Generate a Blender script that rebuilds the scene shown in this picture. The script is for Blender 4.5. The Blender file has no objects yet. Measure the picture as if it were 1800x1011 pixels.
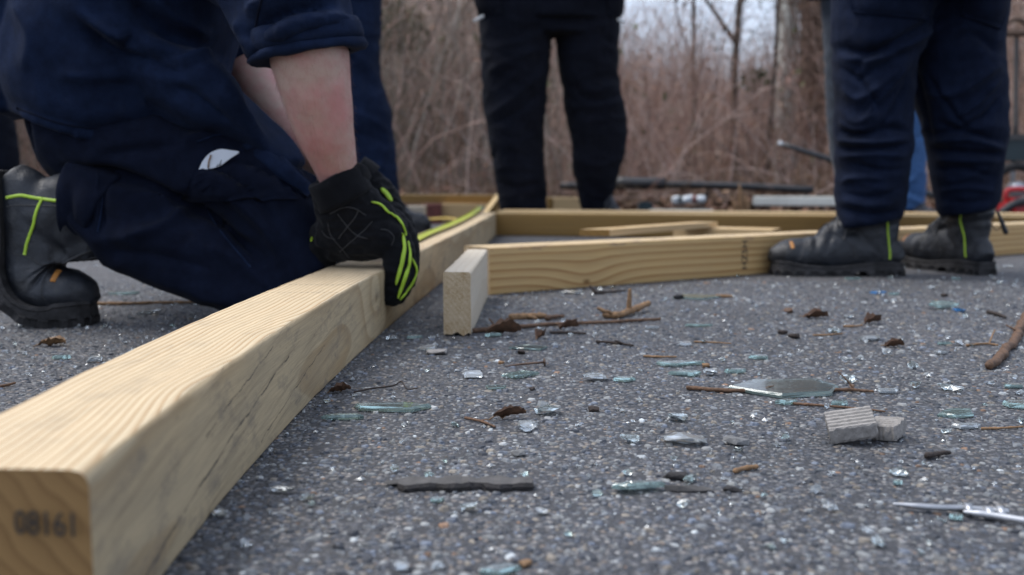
import bpy, bmesh, math, random
import numpy as np
from mathutils import Vector, Matrix
from mathutils.bvhtree import BVHTree

# ------------------------------------------------------------------ camera, sky, sun, exposure
scene = bpy.context.scene
COL = scene.collection
CAM_H, HORIZON, FOC, CX, CY = 0.214, 318.0, 1800.0, 900.0, 505.5
PITCH = math.atan((CY - HORIZON) / FOC)
cam_data = bpy.data.cameras.new('camera')
cam = bpy.data.objects.new('camera', cam_data)
COL.objects.link(cam)
cam.location = (0, 0, CAM_H)
cam.rotation_euler = (math.pi / 2 - PITCH, 0, 0)
cam_data.sensor_width = 36
cam_data.lens = 36
cam_data.clip_start = 0.02
cam_data.clip_end = 2000
cam_data.dof.use_dof = True
cam_data.dof.focus_distance = 0.97
cam_data.dof.aperture_fstop = 5.7
cam_data.dof.aperture_blades = 7
scene.camera = cam

SUN_EL, SUN_AZ = math.radians(60), math.radians(-75)   # azimuth from +Y towards +X
world = bpy.data.worlds.new('World')
scene.world = world
world.use_nodes = True
wt = world.node_tree
bg = wt.nodes['Background']
sky = wt.nodes.new('ShaderNodeTexSky')
sky.sky_type = 'NISHITA'
sky.sun_disc = False
sky.sun_elevation = SUN_EL
sky.sun_rotation = SUN_AZ
sky.air_density = 1.0
sky.dust_density = 3.0
ov = wt.nodes.new('ShaderNodeMix')                      # overcast: the blue is veiled by an even grey layer of cloud
ov.data_type = 'RGBA'
ov.inputs[0].default_value = 0.72
ov.inputs[7].default_value = (4.55, 5.15, 6.35, 1)
wt.links.new(sky.outputs[0], ov.inputs[6])
wt.links.new(ov.outputs[2], bg.inputs[0])
bg.inputs[1].default_value = 0.078

sun_data = bpy.data.lights.new('sun', 'SUN')
sun_data.energy = 1.15
sun_data.angle = math.radians(30)
sun_data.color = (1.0, 0.975, 0.945)
sun = bpy.data.objects.new('sun', sun_data)
COL.objects.link(sun)
sd = Vector((math.sin(SUN_AZ) * math.cos(SUN_EL), math.cos(SUN_AZ) * math.cos(SUN_EL), math.sin(SUN_EL)))
sun.location = sd * 30
sun.rotation_euler = (-sd).to_track_quat('-Z', 'Y').to_euler()

vs = scene.view_settings
vs.view_transform = 'Standard'
vs.look = 'None'
vs.gamma = 1
vs.exposure = 1.40
vs.use_curve_mapping = False
scene.cycles.use_denoising = True
scene.cycles.max_bounces = 10
scene.cycles.transmission_bounces = 8
scene.cycles.transparent_max_bounces = 8
scene.cycles.caustics_refractive = False
scene.cycles.caustics_reflective = False
scene.cycles.sample_clamp_indirect = 4

# ------------------------------------------------------------------ geometry helpers
rng = np.random.default_rng(7)
random.seed(7)
CP, SP = math.cos(PITCH), math.sin(PITCH)


def ray(px, py):
    u, v = (px - CX) / FOC, -(py - CY) / FOC
    return np.array([u, CP + v * SP, -SP + v * CP])


def G(px, py, z=0.0):                       # the point of the plane of height z seen there
    d = ray(px, py)
    return np.array([0, 0, CAM_H]) + d * ((z - CAM_H) / d[2])


def W(px, py, y):                           # the point seen there at distance y ahead
    d = ray(px, py)
    return np.array([0, 0, CAM_H]) + d * (y / d[1])


def proj(P):
    P = np.asarray(P, float) - np.array([0, 0, CAM_H])
    f = P[:, 1] * CP - P[:, 2] * SP
    v = P[:, 1] * SP + P[:, 2] * CP
    return CX + FOC * P[:, 0] / f, CY - FOC * v / f


def new_mesh(name, V, F, mat=None, smooth=True):
    me = bpy.data.meshes.new(name)
    V = np.asarray(V, np.float32).reshape(-1, 3)
    if isinstance(F, np.ndarray):
        k = F.shape[1]
        me.vertices.add(len(V))
        me.vertices.foreach_set('co', V.ravel())
        me.loops.add(F.size)
        me.loops.foreach_set('vertex_index', F.ravel().astype(np.int32))
        me.polygons.add(len(F))
        me.polygons.foreach_set('loop_start', np.arange(0, F.size, k, dtype=np.int32))
        me.update(calc_edges=True)
    else:
        me.from_pydata(V.tolist(), [], [list(map(int, f)) for f in F])
        me.update()
    if mat is not None:
        for m in (mat if isinstance(mat, (list, tuple)) else [mat]):
            me.materials.append(m)
    me.polygons.foreach_set('use_smooth', np.full(len(me.polygons), bool(smooth)))
    return me


def put(name, me, origin=(0, 0, 0), parent=None):
    o = bpy.data.objects.new(name, me)
    COL.objects.link(o)
    if parent is not None:
        o.parent = parent
    else:
        o.location = origin
    return o


def tag(o, label=None, cat=None, group=None, kind=None):
    if label: o['label'] = label
    if cat: o['category'] = cat
    if group: o['group'] = group
    if kind: o['kind'] = kind
    return o


def obj(name, V, F, mat, origin=(0, 0, 0), parent=None, smooth=True):
    """one mesh object; V in world coordinates, kept relative to the origin of its thing"""
    V = np.asarray(V, float) - np.asarray(origin, float)
    return put(name, new_mesh(name, V, F, mat, smooth), origin, parent)


def empty(name, loc):
    o = bpy.data.objects.new(name, None)
    COL.objects.link(o)
    o.location = loc
    o.empty_display_size = 0.1
    return o


def join(parts):
    Vs, Fs, n = [], [], 0
    for V, F in parts:
        V = np.asarray(V, float)
        Vs.append(V)
        Fs += [[i + n for i in f] for f in F]
        n += len(V)
    return np.concatenate(Vs), Fs


def spline(P, n):
    """Catmull-Rom through the rows of P, n samples"""
    P = np.asarray(P, float)
    if len(P) == 2:
        t = np.linspace(0, 1, n)[:, None]
        return P[0] * (1 - t) + P[1] * t
    Q = np.vstack([2 * P[0] - P[1], P, 2 * P[-1] - P[-2]])
    m = len(P) - 1
    out = []
    for s in np.linspace(0, m, n):
        i = min(int(s), m - 1)
        t = s - i
        a, b, c, d = Q[i], Q[i + 1], Q[i + 2], Q[i + 3]
        out.append(0.5 * (2 * b + (c - a) * t + (2 * a - 5 * b + 4 * c - d) * t * t + (3 * b - a - 3 * c + d) * t ** 3))
    return np.array(out)


def tube(P, R, n=20, hint=(1, 0, 0), seg=None, cap=True, round_cap=False):
    """closed tube through P; R rows (a, b): a along the hint, b across it"""
    P = np.asarray(P, float)
    R = np.asarray(R, float)
    if R.ndim == 0: R = np.full((len(P), 2), float(R))
    if R.ndim == 1: R = np.stack([R, R], 1)
    if seg:
        PR = spline(np.hstack([P, R]), seg)
        P, R = PR[:, :3], np.maximum(PR[:, 3:], 1e-5)
    T = np.gradient(P, axis=0)
    T /= np.linalg.norm(T, axis=1)[:, None] + 1e-12
    if round_cap:
        add0, add1 = [], []
        for k in (0.5, 0.87):
            r = math.sqrt(1 - k * k)
            add0.append((P[0] - T[0] * k * R[0].min(), R[0] * r, T[0]))
            add1.append((P[-1] + T[-1] * k * R[-1].min(), R[-1] * r, T[-1]))
        add0.reverse()
        P = np.vstack([[a[0] for a in add0], P, [a[0] for a in add1]])
        R = np.vstack([[a[1] for a in add0], R, [a[1] for a in add1]])
        T = np.vstack([[a[2] for a in add0], T, [a[2] for a in add1]])
    h = np.array(hint, float)
    V, F = [], []
    ang = np.arange(n) * 2 * math.pi / n
    for i in range(len(P)):
        u = h - T[i] * h.dot(T[i])
        l = np.linalg.norm(u)
        if l < 1e-3:
            u = np.cross(T[i], [0.3, 0.5, 0.81])
            l = np.linalg.norm(u)
        u /= l
        h = u * 0.5 + np.array(hint) * 0.5 if l > .3 else u
        w = np.cross(T[i], u)
        V.append(P[i] + np.outer(np.cos(ang) * R[i, 0], u) + np.outer(np.sin(ang) * R[i, 1], w))
    V = np.concatenate(V)
    for i in range(len(P) - 1):
        for j in range(n):
            k = (j + 1) % n
            F.append([i * n + j, i * n + k, (i + 1) * n + k, (i + 1) * n + j])
    if cap:
        F.append(list(range(n))[::-1])
        F.append([(len(P) - 1) * n + j for j in range(n)])
    return V, F


def ball(c, r, n=16, m=10):
    r = np.array(r if hasattr(r, '__len__') else (r, r, r), float)
    V, F = [], []
    for i in range(m + 1):
        th = math.pi * i / m
        for j in range(n):
            a = 2 * math.pi * j / n
            V.append(np.array(c) + r * np.array([math.sin(th) * math.cos(a), math.sin(th) * math.sin(a), math.cos(th)]))
    for i in range(m):
        for j in range(n):
            k = (j + 1) % n
            F.append([i * n + j, (i + 1) * n + j, (i + 1) * n + k, i * n + k])
    return np.array(V), F


def box(c, s, rot=0.0):
    x, y, z = np.array(s) / 2
    V = np.array([[a, b, d] for d in (-z, z) for b in (-y, y) for a in (-x, x)])
    cr, sr = math.cos(rot), math.sin(rot)
    V = np.stack([V[:, 0] * cr - V[:, 1] * sr, V[:, 0] * sr + V[:, 1] * cr, V[:, 2]], 1) + np.array(c)
    return V, [[0, 2, 3, 1], [4, 5, 7, 6], [0, 1, 5, 4], [2, 6, 7, 3], [0, 4, 6, 2], [1, 3, 7, 5]]


def fuse(parts, voxel=0.006, smooth=6, factor=0.5):
    """one continuous skin round overlapping volumes"""
    V, F = join(parts)
    me = bpy.data.meshes.new('tmp')
    me.from_pydata(V.tolist(), [], F)
    o = bpy.data.objects.new('tmp', me)
    COL.objects.link(o)
    m = o.modifiers.new('r', 'REMESH')
    m.mode = 'VOXEL'
    m.voxel_size = voxel
    if smooth:
        s = o.modifiers.new('s', 'SMOOTH')
        s.iterations = smooth
        s.factor = factor
    dg = bpy.context.evaluated_depsgraph_get()
    dg.update()
    ev = o.evaluated_get(dg)
    m2 = ev.to_mesh()
    n = len(m2.vertices)
    V = np.empty(n * 3, np.float32)
    m2.vertices.foreach_get('co', V)
    F = np.empty(len(m2.polygons) * 4, np.int32)
    tot = np.empty(len(m2.polygons), np.int32)
    m2.polygons.foreach_get('loop_total', tot)
    L = np.empty(len(m2.loops), np.int32)
    m2.loops.foreach_get('vertex_index', L)
    ev.to_mesh_clear()
    bpy.data.objects.remove(o)
    bpy.data.meshes.remove(me)
    V = V.reshape(-1, 3).astype(float)
    if len(tot) and (tot == 4).all():
        return V, L.reshape(-1, 4)
    out, i = [], 0
    for t in tot:
        out.append(L[i:i + t].tolist())
        i += t
    return V, out


def normals(V, F):
    N = np.zeros_like(V)
    if isinstance(F, np.ndarray):
        q = V[F]
        fn = np.cross(q[:, 2] - q[:, 0], q[:, -1] - q[:, 1])
        for k in range(F.shape[1]):
            np.add.at(N, F[:, k], fn)
    else:
        for f in F:
            fn = np.cross(V[f[1]] - V[f[0]], V[f[2]] - V[f[0]])
            N[f] += fn
    return N / (np.linalg.norm(N, axis=1)[:, None] + 1e-12)


def hash3(I, seed):
    x = (I[..., 0].astype(np.int64) * 374761393 + I[..., 1].astype(np.int64) * 668265263 + I[..., 2].astype(np.int64) * 2147483647 + seed * 144269504) & 0xffffffff
    x = ((x ^ (x >> 13)) * 1274126177) & 0xffffffff
    x = (x ^ (x >> 16)) & 0xffffff
    return x / float(0xffffff)


def vnoise(P, scale=1.0, seed=0):
    """smooth value noise in -1..1"""
    Q = np.asarray(P, float) * scale
    I = np.floor(Q).astype(np.int64)
    f = Q - I
    f = f * f * (3 - 2 * f)
    r = 0
    for dx in (0, 1):
        for dy in (0, 1):
            for dz in (0, 1):
                w = (f[:, 0] if dx else 1 - f[:, 0]) * (f[:, 1] if dy else 1 - f[:, 1]) * (f[:, 2] if dz else 1 - f[:, 2])
                r = r + w * hash3(I + np.array([dx, dy, dz]), seed)
    return r * 2 - 1


def seg_dist(x, y, pts):
    """distance in the picture plane from (x, y) to a polyline, and how far along it (0..1)"""
    pts = np.asarray(pts, float)
    best = np.full(len(x), 1e9)
    par = np.zeros(len(x))
    m = len(pts) - 1
    for i in range(m):
        a, b = pts[i], pts[i + 1]
        d = b - a
        t = np.clip(((x - a[0]) * d[0] + (y - a[1]) * d[1]) / (d.dot(d) + 1e-9), 0, 1)
        q = np.hypot(x - a[0] - t * d[0], y - a[1] - t * d[1])
        c = q < best
        best[c] = q[c]
        par[c] = ((i + t) / m)[c]
    return best, par


def creases(V, F, folds, amp_noise=0.004, noise_scale=(14, 14, 9), seed=1, fine=0.0012):
    """cloth: soft random rumples plus folds laid along lines on the side that faces the camera"""
    N = normals(V, F)
    P = V * np.array(noise_scale)
    warp = np.stack([vnoise(P, .7, seed + 5), vnoise(P, .7, seed + 6), vnoise(P, .7, seed + 7)], 1) * 0.7
    r = 1 - np.abs(vnoise(P + warp, 1.0, seed)) * 2
    d = amp_noise * r + fine * vnoise(P, 3.1, seed + 3)
    if folds:
        px, py = proj(V)
        view = np.array([0, 0, CAM_H]) - V
        view /= np.linalg.norm(view, axis=1)[:, None]
        face = np.clip(((N * view).sum(1) - 0.05) * 3, 0, 1)
        for pts, amp, wid in folds:
            q, t = seg_dist(px, py, spline(np.array(pts, float), 14) if len(pts) > 2 else pts)
            taper = np.clip(np.minimum(t, 1 - t) * 5 + 0.15, 0, 1)
            d = d + amp * face * taper * (np.exp(-(q / wid) ** 1.35) - 0.45 * np.exp(-(q / (wid * 2.1)) ** 2))
    return V + N * d[:, None]


class Surf:
    """a built surface that strips, stitches and patches are laid on"""
    def __init__(self, V, F):
        self.b = BVHTree.FromPolygons([tuple(v) for v in V], [tuple(int(i) for i in f) for f in F])

    def near(self, p):
        l, n, i, d = self.b.find_nearest(Vector(p))
        return np.array(l), np.array(n)

    def seen(self, px, py):
        d = ray(px, py)
        l, n, i, q = self.b.ray_cast(Vector((0, 0, CAM_H)), Vector(d / np.linalg.norm(d)))
        if l is None:
            return None, None
        n = np.array(n)
        if n.dot(d) > 0: n = -n
        return np.array(l), n


def lay_line(surf, pts, n, lift, by_pixel=True, fallback=1.5):
    """a polyline laid on a surface"""
    S = spline(np.array(pts, float), n)
    out, nor = [], []
    for s in S:
        if by_pixel:
            l, nn = surf.seen(s[0], s[1])
            if l is None:
                l, nn = surf.near(W(s[0], s[1], fallback if not out else out[-1][1]))
        else:
            l, nn = surf.near(s)
        out.append(l + nn * lift)
        nor.append(nn)
    out = np.array(out)
    k = np.array([.25, .5, .25])
    if len(out) > 4:
        for _ in range(2):
            out[1:-1] = out[:-2] * .25 + out[1:-1] * .5 + out[2:] * .25
    return out, np.array(nor)


def strip(P, N, w, t):
    """a flat band along P with thickness t, lying on normals N; w half width (array or number)"""
    P, N = np.asarray(P, float), np.asarray(N, float)
    T = np.gradient(P, axis=0)
    B = np.cross(T, N)
    B /= np.linalg.norm(B, axis=1)[:, None] + 1e-9
    w = np.broadcast_to(w, len(P))[:, None]
    prof = [(-1, 0), (-.8, .8), (0, 1), (.8, .8), (1, 0), (0, -.5)]
    V = np.concatenate([(P + B * w * a + N * t * b)[:, None, :] for a, b in prof], 1).reshape(-1, 3)
    F, n = [], len(prof)
    for i in range(len(P) - 1):
        for j in range(n):
            k = (j + 1) % n
            F.append([i * n + j, i * n + k, (i + 1) * n + k, (i + 1) * n + j])
    F += [list(range(n)), [(len(P) - 1) * n + j for j in range(n)][::-1]]
    return V, F


def patch(surf, quad, nu, nv, lift, thick, bulge=0.0, fallback=2.0):
    """a pocket or flap laid on a surface; quad in picture points, corner order round"""
    q = [np.array(c, float) for c in quad]
    top, bot = [], []
    last = fallback
    for i in range(nu):
        for j in range(nv):
            a, b = i / (nu - 1), j / (nv - 1)
            p = (q[0] * (1 - a) + q[1] * a) * (1 - b) + (q[3] * (1 - a) + q[2] * a) * b
            l, n = surf.seen(p[0], p[1])
            if l is None:
                l, n = surf.near(W(p[0], p[1], last))
            last = l[1]
            e = bulge * (math.sin(math.pi * a) * math.sin(math.pi * b)) ** .5
            top.append(l + n * (lift + thick + e))
            bot.append(l + n * (lift - 0.004))
    V = np.array(top + bot)
    m = nu * nv
    F = []
    I = lambda i, j: i * nv + j
    for i in range(nu - 1):
        for j in range(nv - 1):
            f = [I(i, j), I(i + 1, j), I(i + 1, j + 1), I(i, j + 1)]
            F += [f, [x + m for x in f][::-1]]
    rim = [I(i, 0) for i in range(nu)] + [I(nu - 1, j) for j in range(1, nv)] + [I(i, nv - 1) for i in range(nu - 2, -1, -1)] + [I(0, j) for j in range(nv - 2, 0, -1)]
    for a, b in zip(rim, rim[1:] + rim[:1]):
        F.append([a, b, b + m, a + m])
    return V, F


def twigs(P0, D, L, R, droop=0.0, segs=4, kink=0.12, sides=3, r=rng):
    """many thin tapered stems in one go: base, direction, length and radius per stem -> V, F(quads), stem index of each vertex, nodes"""
    n = len(P0)
    P = np.zeros((n, segs + 1, 3))
    P[:, 0] = P0
    D = D / np.linalg.norm(D, axis=1)[:, None]
    d = D.copy()
    for s in range(1, segs + 1):
        d = d + r.normal(0, kink, (n, 3))
        d[:, 2] -= np.broadcast_to(droop, n)
        d /= np.linalg.norm(d, axis=1)[:, None]
        P[:, s] = P[:, s - 1] + d * (L / segs)[:, None]
    rad = R[:, None] * np.linspace(1, .25, segs + 1)[None, :]
    T = np.gradient(P, axis=1)
    T /= np.linalg.norm(T, axis=2)[..., None] + 1e-9
    ref = np.where(np.abs(T[..., 2:3]) > .9, np.array([1., 0, 0]), np.array([0, 0, 1.]))
    U = np.cross(T, ref)
    U /= np.linalg.norm(U, axis=2)[..., None] + 1e-9
    B = np.cross(T, U)
    ang = np.arange(sides) * 2 * math.pi / sides
    V = P[:, :, None, :] + rad[:, :, None, None] * (np.cos(ang)[None, None, :, None] * U[:, :, None, :] + np.sin(ang)[None, None, :, None] * B[:, :, None, :])
    idx = np.arange(n * (segs + 1) * sides).reshape(n, segs + 1, sides)
    a, b = idx[:, :-1, :], idx[:, 1:, :]
    F = np.stack([a, np.roll(a, -1, 2), np.roll(b, -1, 2), b], -1).reshape(-1, 4)
    stem = np.repeat(np.arange(n), (segs + 1) * sides)
    return V.reshape(-1, 3), F, stem, P


def colour_points(me, cols, name='tint'):
    at = me.color_attributes.new(name, 'FLOAT_COLOR', 'POINT')
    c = np.ones((len(me.vertices), 4), np.float32)
    c[:, :3] = cols
    at.data.foreach_set('color', c.ravel())

# ------------------------------------------------------------------ materials
class NB:
    """small node builder"""
    def __init__(self, name):
        self.m = bpy.data.materials.new(name)
        self.m.use_nodes = True
        self.t = self.m.node_tree
        self.b = self.t.nodes['Principled BSDF']

    def n(self, kind, **kw):
        x = self.t.nodes.new(kind)
        for k, v in kw.items(): setattr(x, k, v)
        return x

    def l(self, a, b):
        if hasattr(a, 'is_linked') or hasattr(a, 'links'):
            self.t.links.new(a, b)
        else:
            b.default_value = a

    def math(self, op, a, b=0.0, c=0.0, clamp=False):
        x = self.n('ShaderNodeMath', operation=op, use_clamp=clamp)
        for i, v in enumerate((a, b, c)): self.l(v, x.inputs[i])
        return x.outputs[0]

    def vec(self, op, a, b=(0, 0, 0)):
        x = self.n('ShaderNodeVectorMath', operation=op)
        self.l(a, x.inputs[0])
        self.l(b, x.inputs[1])
        return x.outputs['Value' if op in ('LENGTH', 'DISTANCE', 'DOT_PRODUCT') else 0]

    def coord(self, what='Object'):
        return self.n('ShaderNodeTexCoord').outputs[what]

    def attr(self, name, out='Vector'):
        return self.n('ShaderNodeAttribute', attribute_name=name).outputs[out]

    def noise(self, v, scale=5.0, detail=3.0, rough=0.5, out=0):
        x = self.n('ShaderNodeTexNoise')
        self.l(v, x.inputs['Vector'])
        x.inputs['Scale'].default_value = scale
        x.inputs['Detail'].default_value = detail
        x.inputs['Roughness'].default_value = rough
        return x.outputs[out]

    def voro(self, v, scale, feature='F1', out='Distance', rnd=1.0):
        x = self.n('ShaderNodeTexVoronoi', feature=feature)
        self.l(v, x.inputs['Vector'])
        x.inputs['Scale'].default_value = scale
        x.inputs['Randomness'].default_value = rnd
        return x.outputs[out]

    def ramp(self, f, stops, interp='LINEAR'):
        x = self.n('ShaderNodeValToRGB')
        x.color_ramp.interpolation = interp
        e = x.color_ramp.elements
        while len(e) < len(stops): e.new(0.5)
        for k, (p, c) in zip(e, stops):
            k.position = p
            k.color = (c, c, c, 1) if not hasattr(c, '__len__') else (*c, 1)
        self.l(f, x.inputs[0])
        return x.outputs[0]

    def mix(self, f, a, b, mode='MIX'):
        x = self.n('ShaderNodeMix', data_type='RGBA', blend_type=mode)
        self.l(f, x.inputs[0])
        for s, v in ((6, a), (7, b)):
            if isinstance(v, tuple): v = (*v, 1) if len(v) == 3 else v
            self.l(v, x.inputs[s])
        return x.outputs[2]

    def remap(self, f, a, b, c=0.0, d=1.0):
        x = self.n('ShaderNodeMapRange')
        self.l(f, x.inputs[0])
        for i, v in enumerate((a, b, c, d)): x.inputs[i + 1].default_value = v
        return x.outputs[0]

    def bump(self, h, strength=0.3, dist=0.001):
        x = self.n('ShaderNodeBump')
        x.inputs['Strength'].default_value = strength
        x.inputs['Distance'].default_value = dist
        self.l(h, x.inputs['Height'])
        self.l(x.outputs[0], self.b.inputs['Normal'])
        return x.outputs[0]

    def set(self, **kw):
        names = dict(col='Base Color', rough='Roughness', spec='Specular IOR Level', metal='Metallic', trans='Transmission Weight', ior='IOR', sheen='Sheen Weight', sss='Subsurface Weight')
        for k, v in kw.items():
            if isinstance(v, tuple) and len(v) == 3: v = (*v, 1)
            self.l(v, self.b.inputs[names[k]])
        return self


def plain(name, col, rough=0.6, var=0.15, scale=30.0, bump=0.15, bdist=0.001, spec=0.5, metal=0.0):
    k = NB(name)
    v = k.coord()
    f = k.noise(v, scale, 5, 0.6)
    lo = tuple(c * (1 - var) for c in col)
    hi = tuple(min(1, c * (1 + var)) for c in col)
    k.set(col=k.mix(k.remap(f, .3, .7), lo, hi), rough=k.remap(f, .2, .8, max(0, rough - .1), min(1, rough + .1)), spec=spec, metal=metal)
    if bump: k.bump(k.noise(v, scale * 4, 4, 0.6), bump, bdist)
    return k.m


def tinted(name, rough=0.7, spec=0.4, scale=60.0, attr='tint'):
    """colour comes from each piece's own tint"""
    k = NB(name)
    c = k.attr(attr, 'Color')
    f = k.noise(k.coord(), scale, 4, 0.6)
    k.set(col=k.mix(0.5, c, k.mix(1.0, c, k.ramp(f, [(.3, .55), (.7, 1.35)]), 'MULTIPLY')), rough=rough, spec=spec)
    return k.m


def cloth(name, col, fade, sheen=0.15, dust=0.25, weave=1800.0):
    k = NB(name)
    v = k.coord()
    big = k.noise(v, 7, 4, .6)
    mid = k.noise(v, 60, 4, .7)
    c = k.mix(k.remap(big, .35, .75), col, fade)
    c = k.mix(k.math('MULTIPLY', k.remap(k.noise(v, 22, 6, .75), .58, .82), dust), c, (.10, .10, .105))
    c = k.mix(1.0, c, k.ramp(mid, [(.3, .75), (.7, 1.25)]), 'MULTIPLY')
    k.set(col=c, rough=.92, spec=.08, sheen=sheen)
    w = k.n('ShaderNodeTexWave', wave_type='BANDS', bands_direction='DIAGONAL')
    k.l(v, w.inputs['Vector'])
    w.inputs['Scale'].default_value = weave / 6
    w.inputs['Distortion'].default_value = 1.5
    h = k.math('ADD', k.math('MULTIPLY', w.outputs[1], .25), k.math('MULTIPLY', k.noise(v, 320, 3, .6), .6))
    h = k.math('ADD', h, k.math('MULTIPLY', k.noise(v, 45, 2, .5), 1.3))
    k.bump(h, .4, .0012)
    return k.m


def wood(name, light, dark, pith, spacing, wob=0.012, wobscale=(1.2, 9, 9), grey=None, grey_amt=0.0, fibre=0.25, knots=(), ring_lo=0.35, streak=0.0, marks=(), rough=.62, bump=.25, speck=0.0, stain=None, slope=0.0, cracks=(), smudge=0.0):
    """growth rings round a pith axis that runs beside or inside the piece; rest coordinates are along, across, up"""
    k = NB(name)
    p = k.attr('rest')
    s = k.n('ShaderNodeSeparateXYZ')
    k.l(p, s.inputs[0])
    q = k.vec('MULTIPLY', p, wobscale)
    nz = k.n('ShaderNodeTexNoise')
    k.l(q, nz.inputs['Vector'])
    nz.inputs['Scale'].default_value = 1.0
    nz.inputs['Detail'].default_value = 2.5
    nc = k.n('ShaderNodeSeparateColor')
    k.l(nz.outputs[1], nc.inputs[0])
    y = k.math('ADD', s.outputs[1], k.math('MULTIPLY_ADD', nc.outputs[0], wob * 2, -wob - pith[0]))
    z = k.math('ADD', s.outputs[2], k.math('MULTIPLY_ADD', nc.outputs[1], wob * 2, -wob - pith[1]))
    r = k.math('SQRT', k.math('ADD', k.math('MULTIPLY', y, y), k.math('MULTIPLY', z, z)))
    kn = None
    for (kp, amp, wid, core) in knots:
        dv = k.vec('MULTIPLY', k.vec('SUBTRACT', p, kp), (.55, 1, 1))
        dd = k.vec('LENGTH', dv)
        g = k.math('EXPONENT', k.math('MULTIPLY', k.math('MULTIPLY', dd, dd), -1 / (wid * wid)))
        r = k.math('ADD', r, k.math('MULTIPLY', g, amp))
        if core:
            c0 = k.remap(k.math('ADD', dd, k.math('MULTIPLY', k.noise(p, 300, 2), .004)), core * 1.5, core * .7)
            kn = c0 if kn is None else k.math('MAXIMUM', kn, c0)
    t = k.math('FRACT', k.math('DIVIDE', r, spacing))
    ring = k.ramp(t, [(0, .0), (.25, .05), (ring_lo + .3, .35), (.9, 1), (.97, .75), (1.0, .0)])
    var = k.noise(k.vec('MULTIPLY', p, (2, 40, 40)), 1.0, 3)
    ring = k.math('MULTIPLY', ring, k.remap(var, .25, .7, .6, 1.0))
    col = k.mix(ring, light, dark)
    fb = k.noise(k.vec('MULTIPLY', p, (9, 700, 700)), 1.0, 3, .6)
    col = k.mix(fibre, col, k.mix(1.0, col, k.ramp(fb, [(.3, .5), (.7, 1.5)]), 'MULTIPLY'))
    if grey:
        gn = k.noise(k.vec('MULTIPLY', p, (5, 30, 22)), 1.0, 6, .65)
        g2 = k.noise(k.vec('MULTIPLY', p, (14, 60, 120)), 1.0, 5, .7)
        gg = k.math('MULTIPLY', k.remap(k.math('ADD', k.math('MULTIPLY', gn, .6), k.math('MULTIPLY', g2, .4)), .36, .62), grey_amt)
        col = k.mix(gg, col, grey)
    if streak:
        sk = k.remap(k.noise(k.vec('MULTIPLY', p, (6, 90, 90)), 1.0, 6, .75), .6, .76)
        col = k.mix(k.math('MULTIPLY', sk, streak), col, tuple(c * .35 for c in light))
        sp = k.remap(k.voro(k.vec('MULTIPLY', p, (25, 60, 60)), 1.0), .12, .02)
        col = k.mix(k.math('MULTIPLY', sp, streak * .7), col, (.06, .045, .035))
    if slope:
        lv = k.math('SUBTRACT', s.outputs[2], k.math('MULTIPLY', s.outputs[0], slope))
        cv = k.n('ShaderNodeCombineXYZ')
        k.l(k.math('MULTIPLY', s.outputs[0], 5.0), cv.inputs[0])
        k.l(k.math('MULTIPLY', lv, 150.0), cv.inputs[1])
        st1 = k.remap(k.noise(cv.outputs[0], 1.0, 5, .65), .50, .72)
        col = k.mix(k.math('MULTIPLY', st1, .55), col, (.17, .13, .085))
        st2 = k.remap(k.noise(cv.outputs[0], 2.3, 5, .7), .60, .70)
        col = k.mix(k.math('MULTIPLY', st2, .45), col, (.085, .068, .05))
        for (z0, sl, xa, xb, wd) in cracks:
            e = k.math('ABSOLUTE', k.math('SUBTRACT', k.math('ADD', s.outputs[2], k.math('MULTIPLY_ADD', k.noise(k.vec('MULTIPLY', p, (30, 30, 30)), 1.0, 4, .6), .010, -.005)), k.math('MULTIPLY_ADD', s.outputs[0], sl, z0)))
            inx = k.math('MULTIPLY', k.math('GREATER_THAN', s.outputs[0], xa), k.math('LESS_THAN', s.outputs[0], xb))
            ck = k.math('MULTIPLY', k.remap(e, wd * 1.6, wd * .4), inx)
            col = k.mix(k.math('MULTIPLY', ck, k.remap(k.noise(p, 60, 3), .35, .6, .15, .9)), col, (.045, .038, .03))
    if smudge:
        sm = k.remap(k.noise(k.vec('MULTIPLY', p, (14, 26, 30)), 1.0, 6, .72), .53, .70)
        col = k.mix(k.math('MULTIPLY', sm, smudge), col, (.105, .10, .10))
    if kn is not None:
        col = k.mix(k.math('MULTIPLY', kn, .8), col, tuple(c * .5 for c in dark))
    if stain:
        sn = k.remap(k.noise(k.vec('MULTIPLY', p, (12, 40, 60)), 1.0, 4, .7), .56, .66)
        edge = k.remap(s.outputs[2], stain[1] - .012, stain[1])
        col = k.mix(k.math('MULTIPLY', k.math('MULTIPLY', sn, edge), .8), col, stain[0])
    for (x0, wd, sl, stp) in marks:
        xx = k.math('ADD', s.outputs[0], k.math('MULTIPLY', s.outputs[1], sl))
        xx = k.math('ADD', xx, k.math('MULTIPLY', k.noise(p, 260, 2), .0016))
        mk = k.math('LESS_THAN', k.math('ABSOLUTE', k.math('SUBTRACT', xx, x0)), wd)
        mk = k.math('MULTIPLY', mk, k.remap(t, .25, .8, stp, 1.0))
        col = k.mix(k.math('MULTIPLY', mk, .85), col, (.035, .035, .04))
    if speck:
        sp = k.remap(k.voro(p, 420), .35, .6)
        sp = k.math('MULTIPLY', sp, k.remap(k.noise(p, 60, 3), .35, .65))
        col = k.mix(k.math('MULTIPLY', sp, speck), col, (.36, .23, .10))
        sw = k.remap(k.voro(k.vec('ADD', p, (.37, .11, .2)), 300), .3, .12)
        col = k.mix(k.math('MULTIPLY', sw, speck * .6), col, (.80, .72, .56))
    k.set(col=col, rough=rough, spec=.3)
    h = k.math('ADD', k.math('MULTIPLY', ring, .6), k.math('MULTIPLY', fb, .8))
    if speck: h = k.math('ADD', h, k.math('MULTIPLY', k.noise(p, 700, 3), 3.0))
    k.bump(h, bump, .0009)
    return k.m


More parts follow.
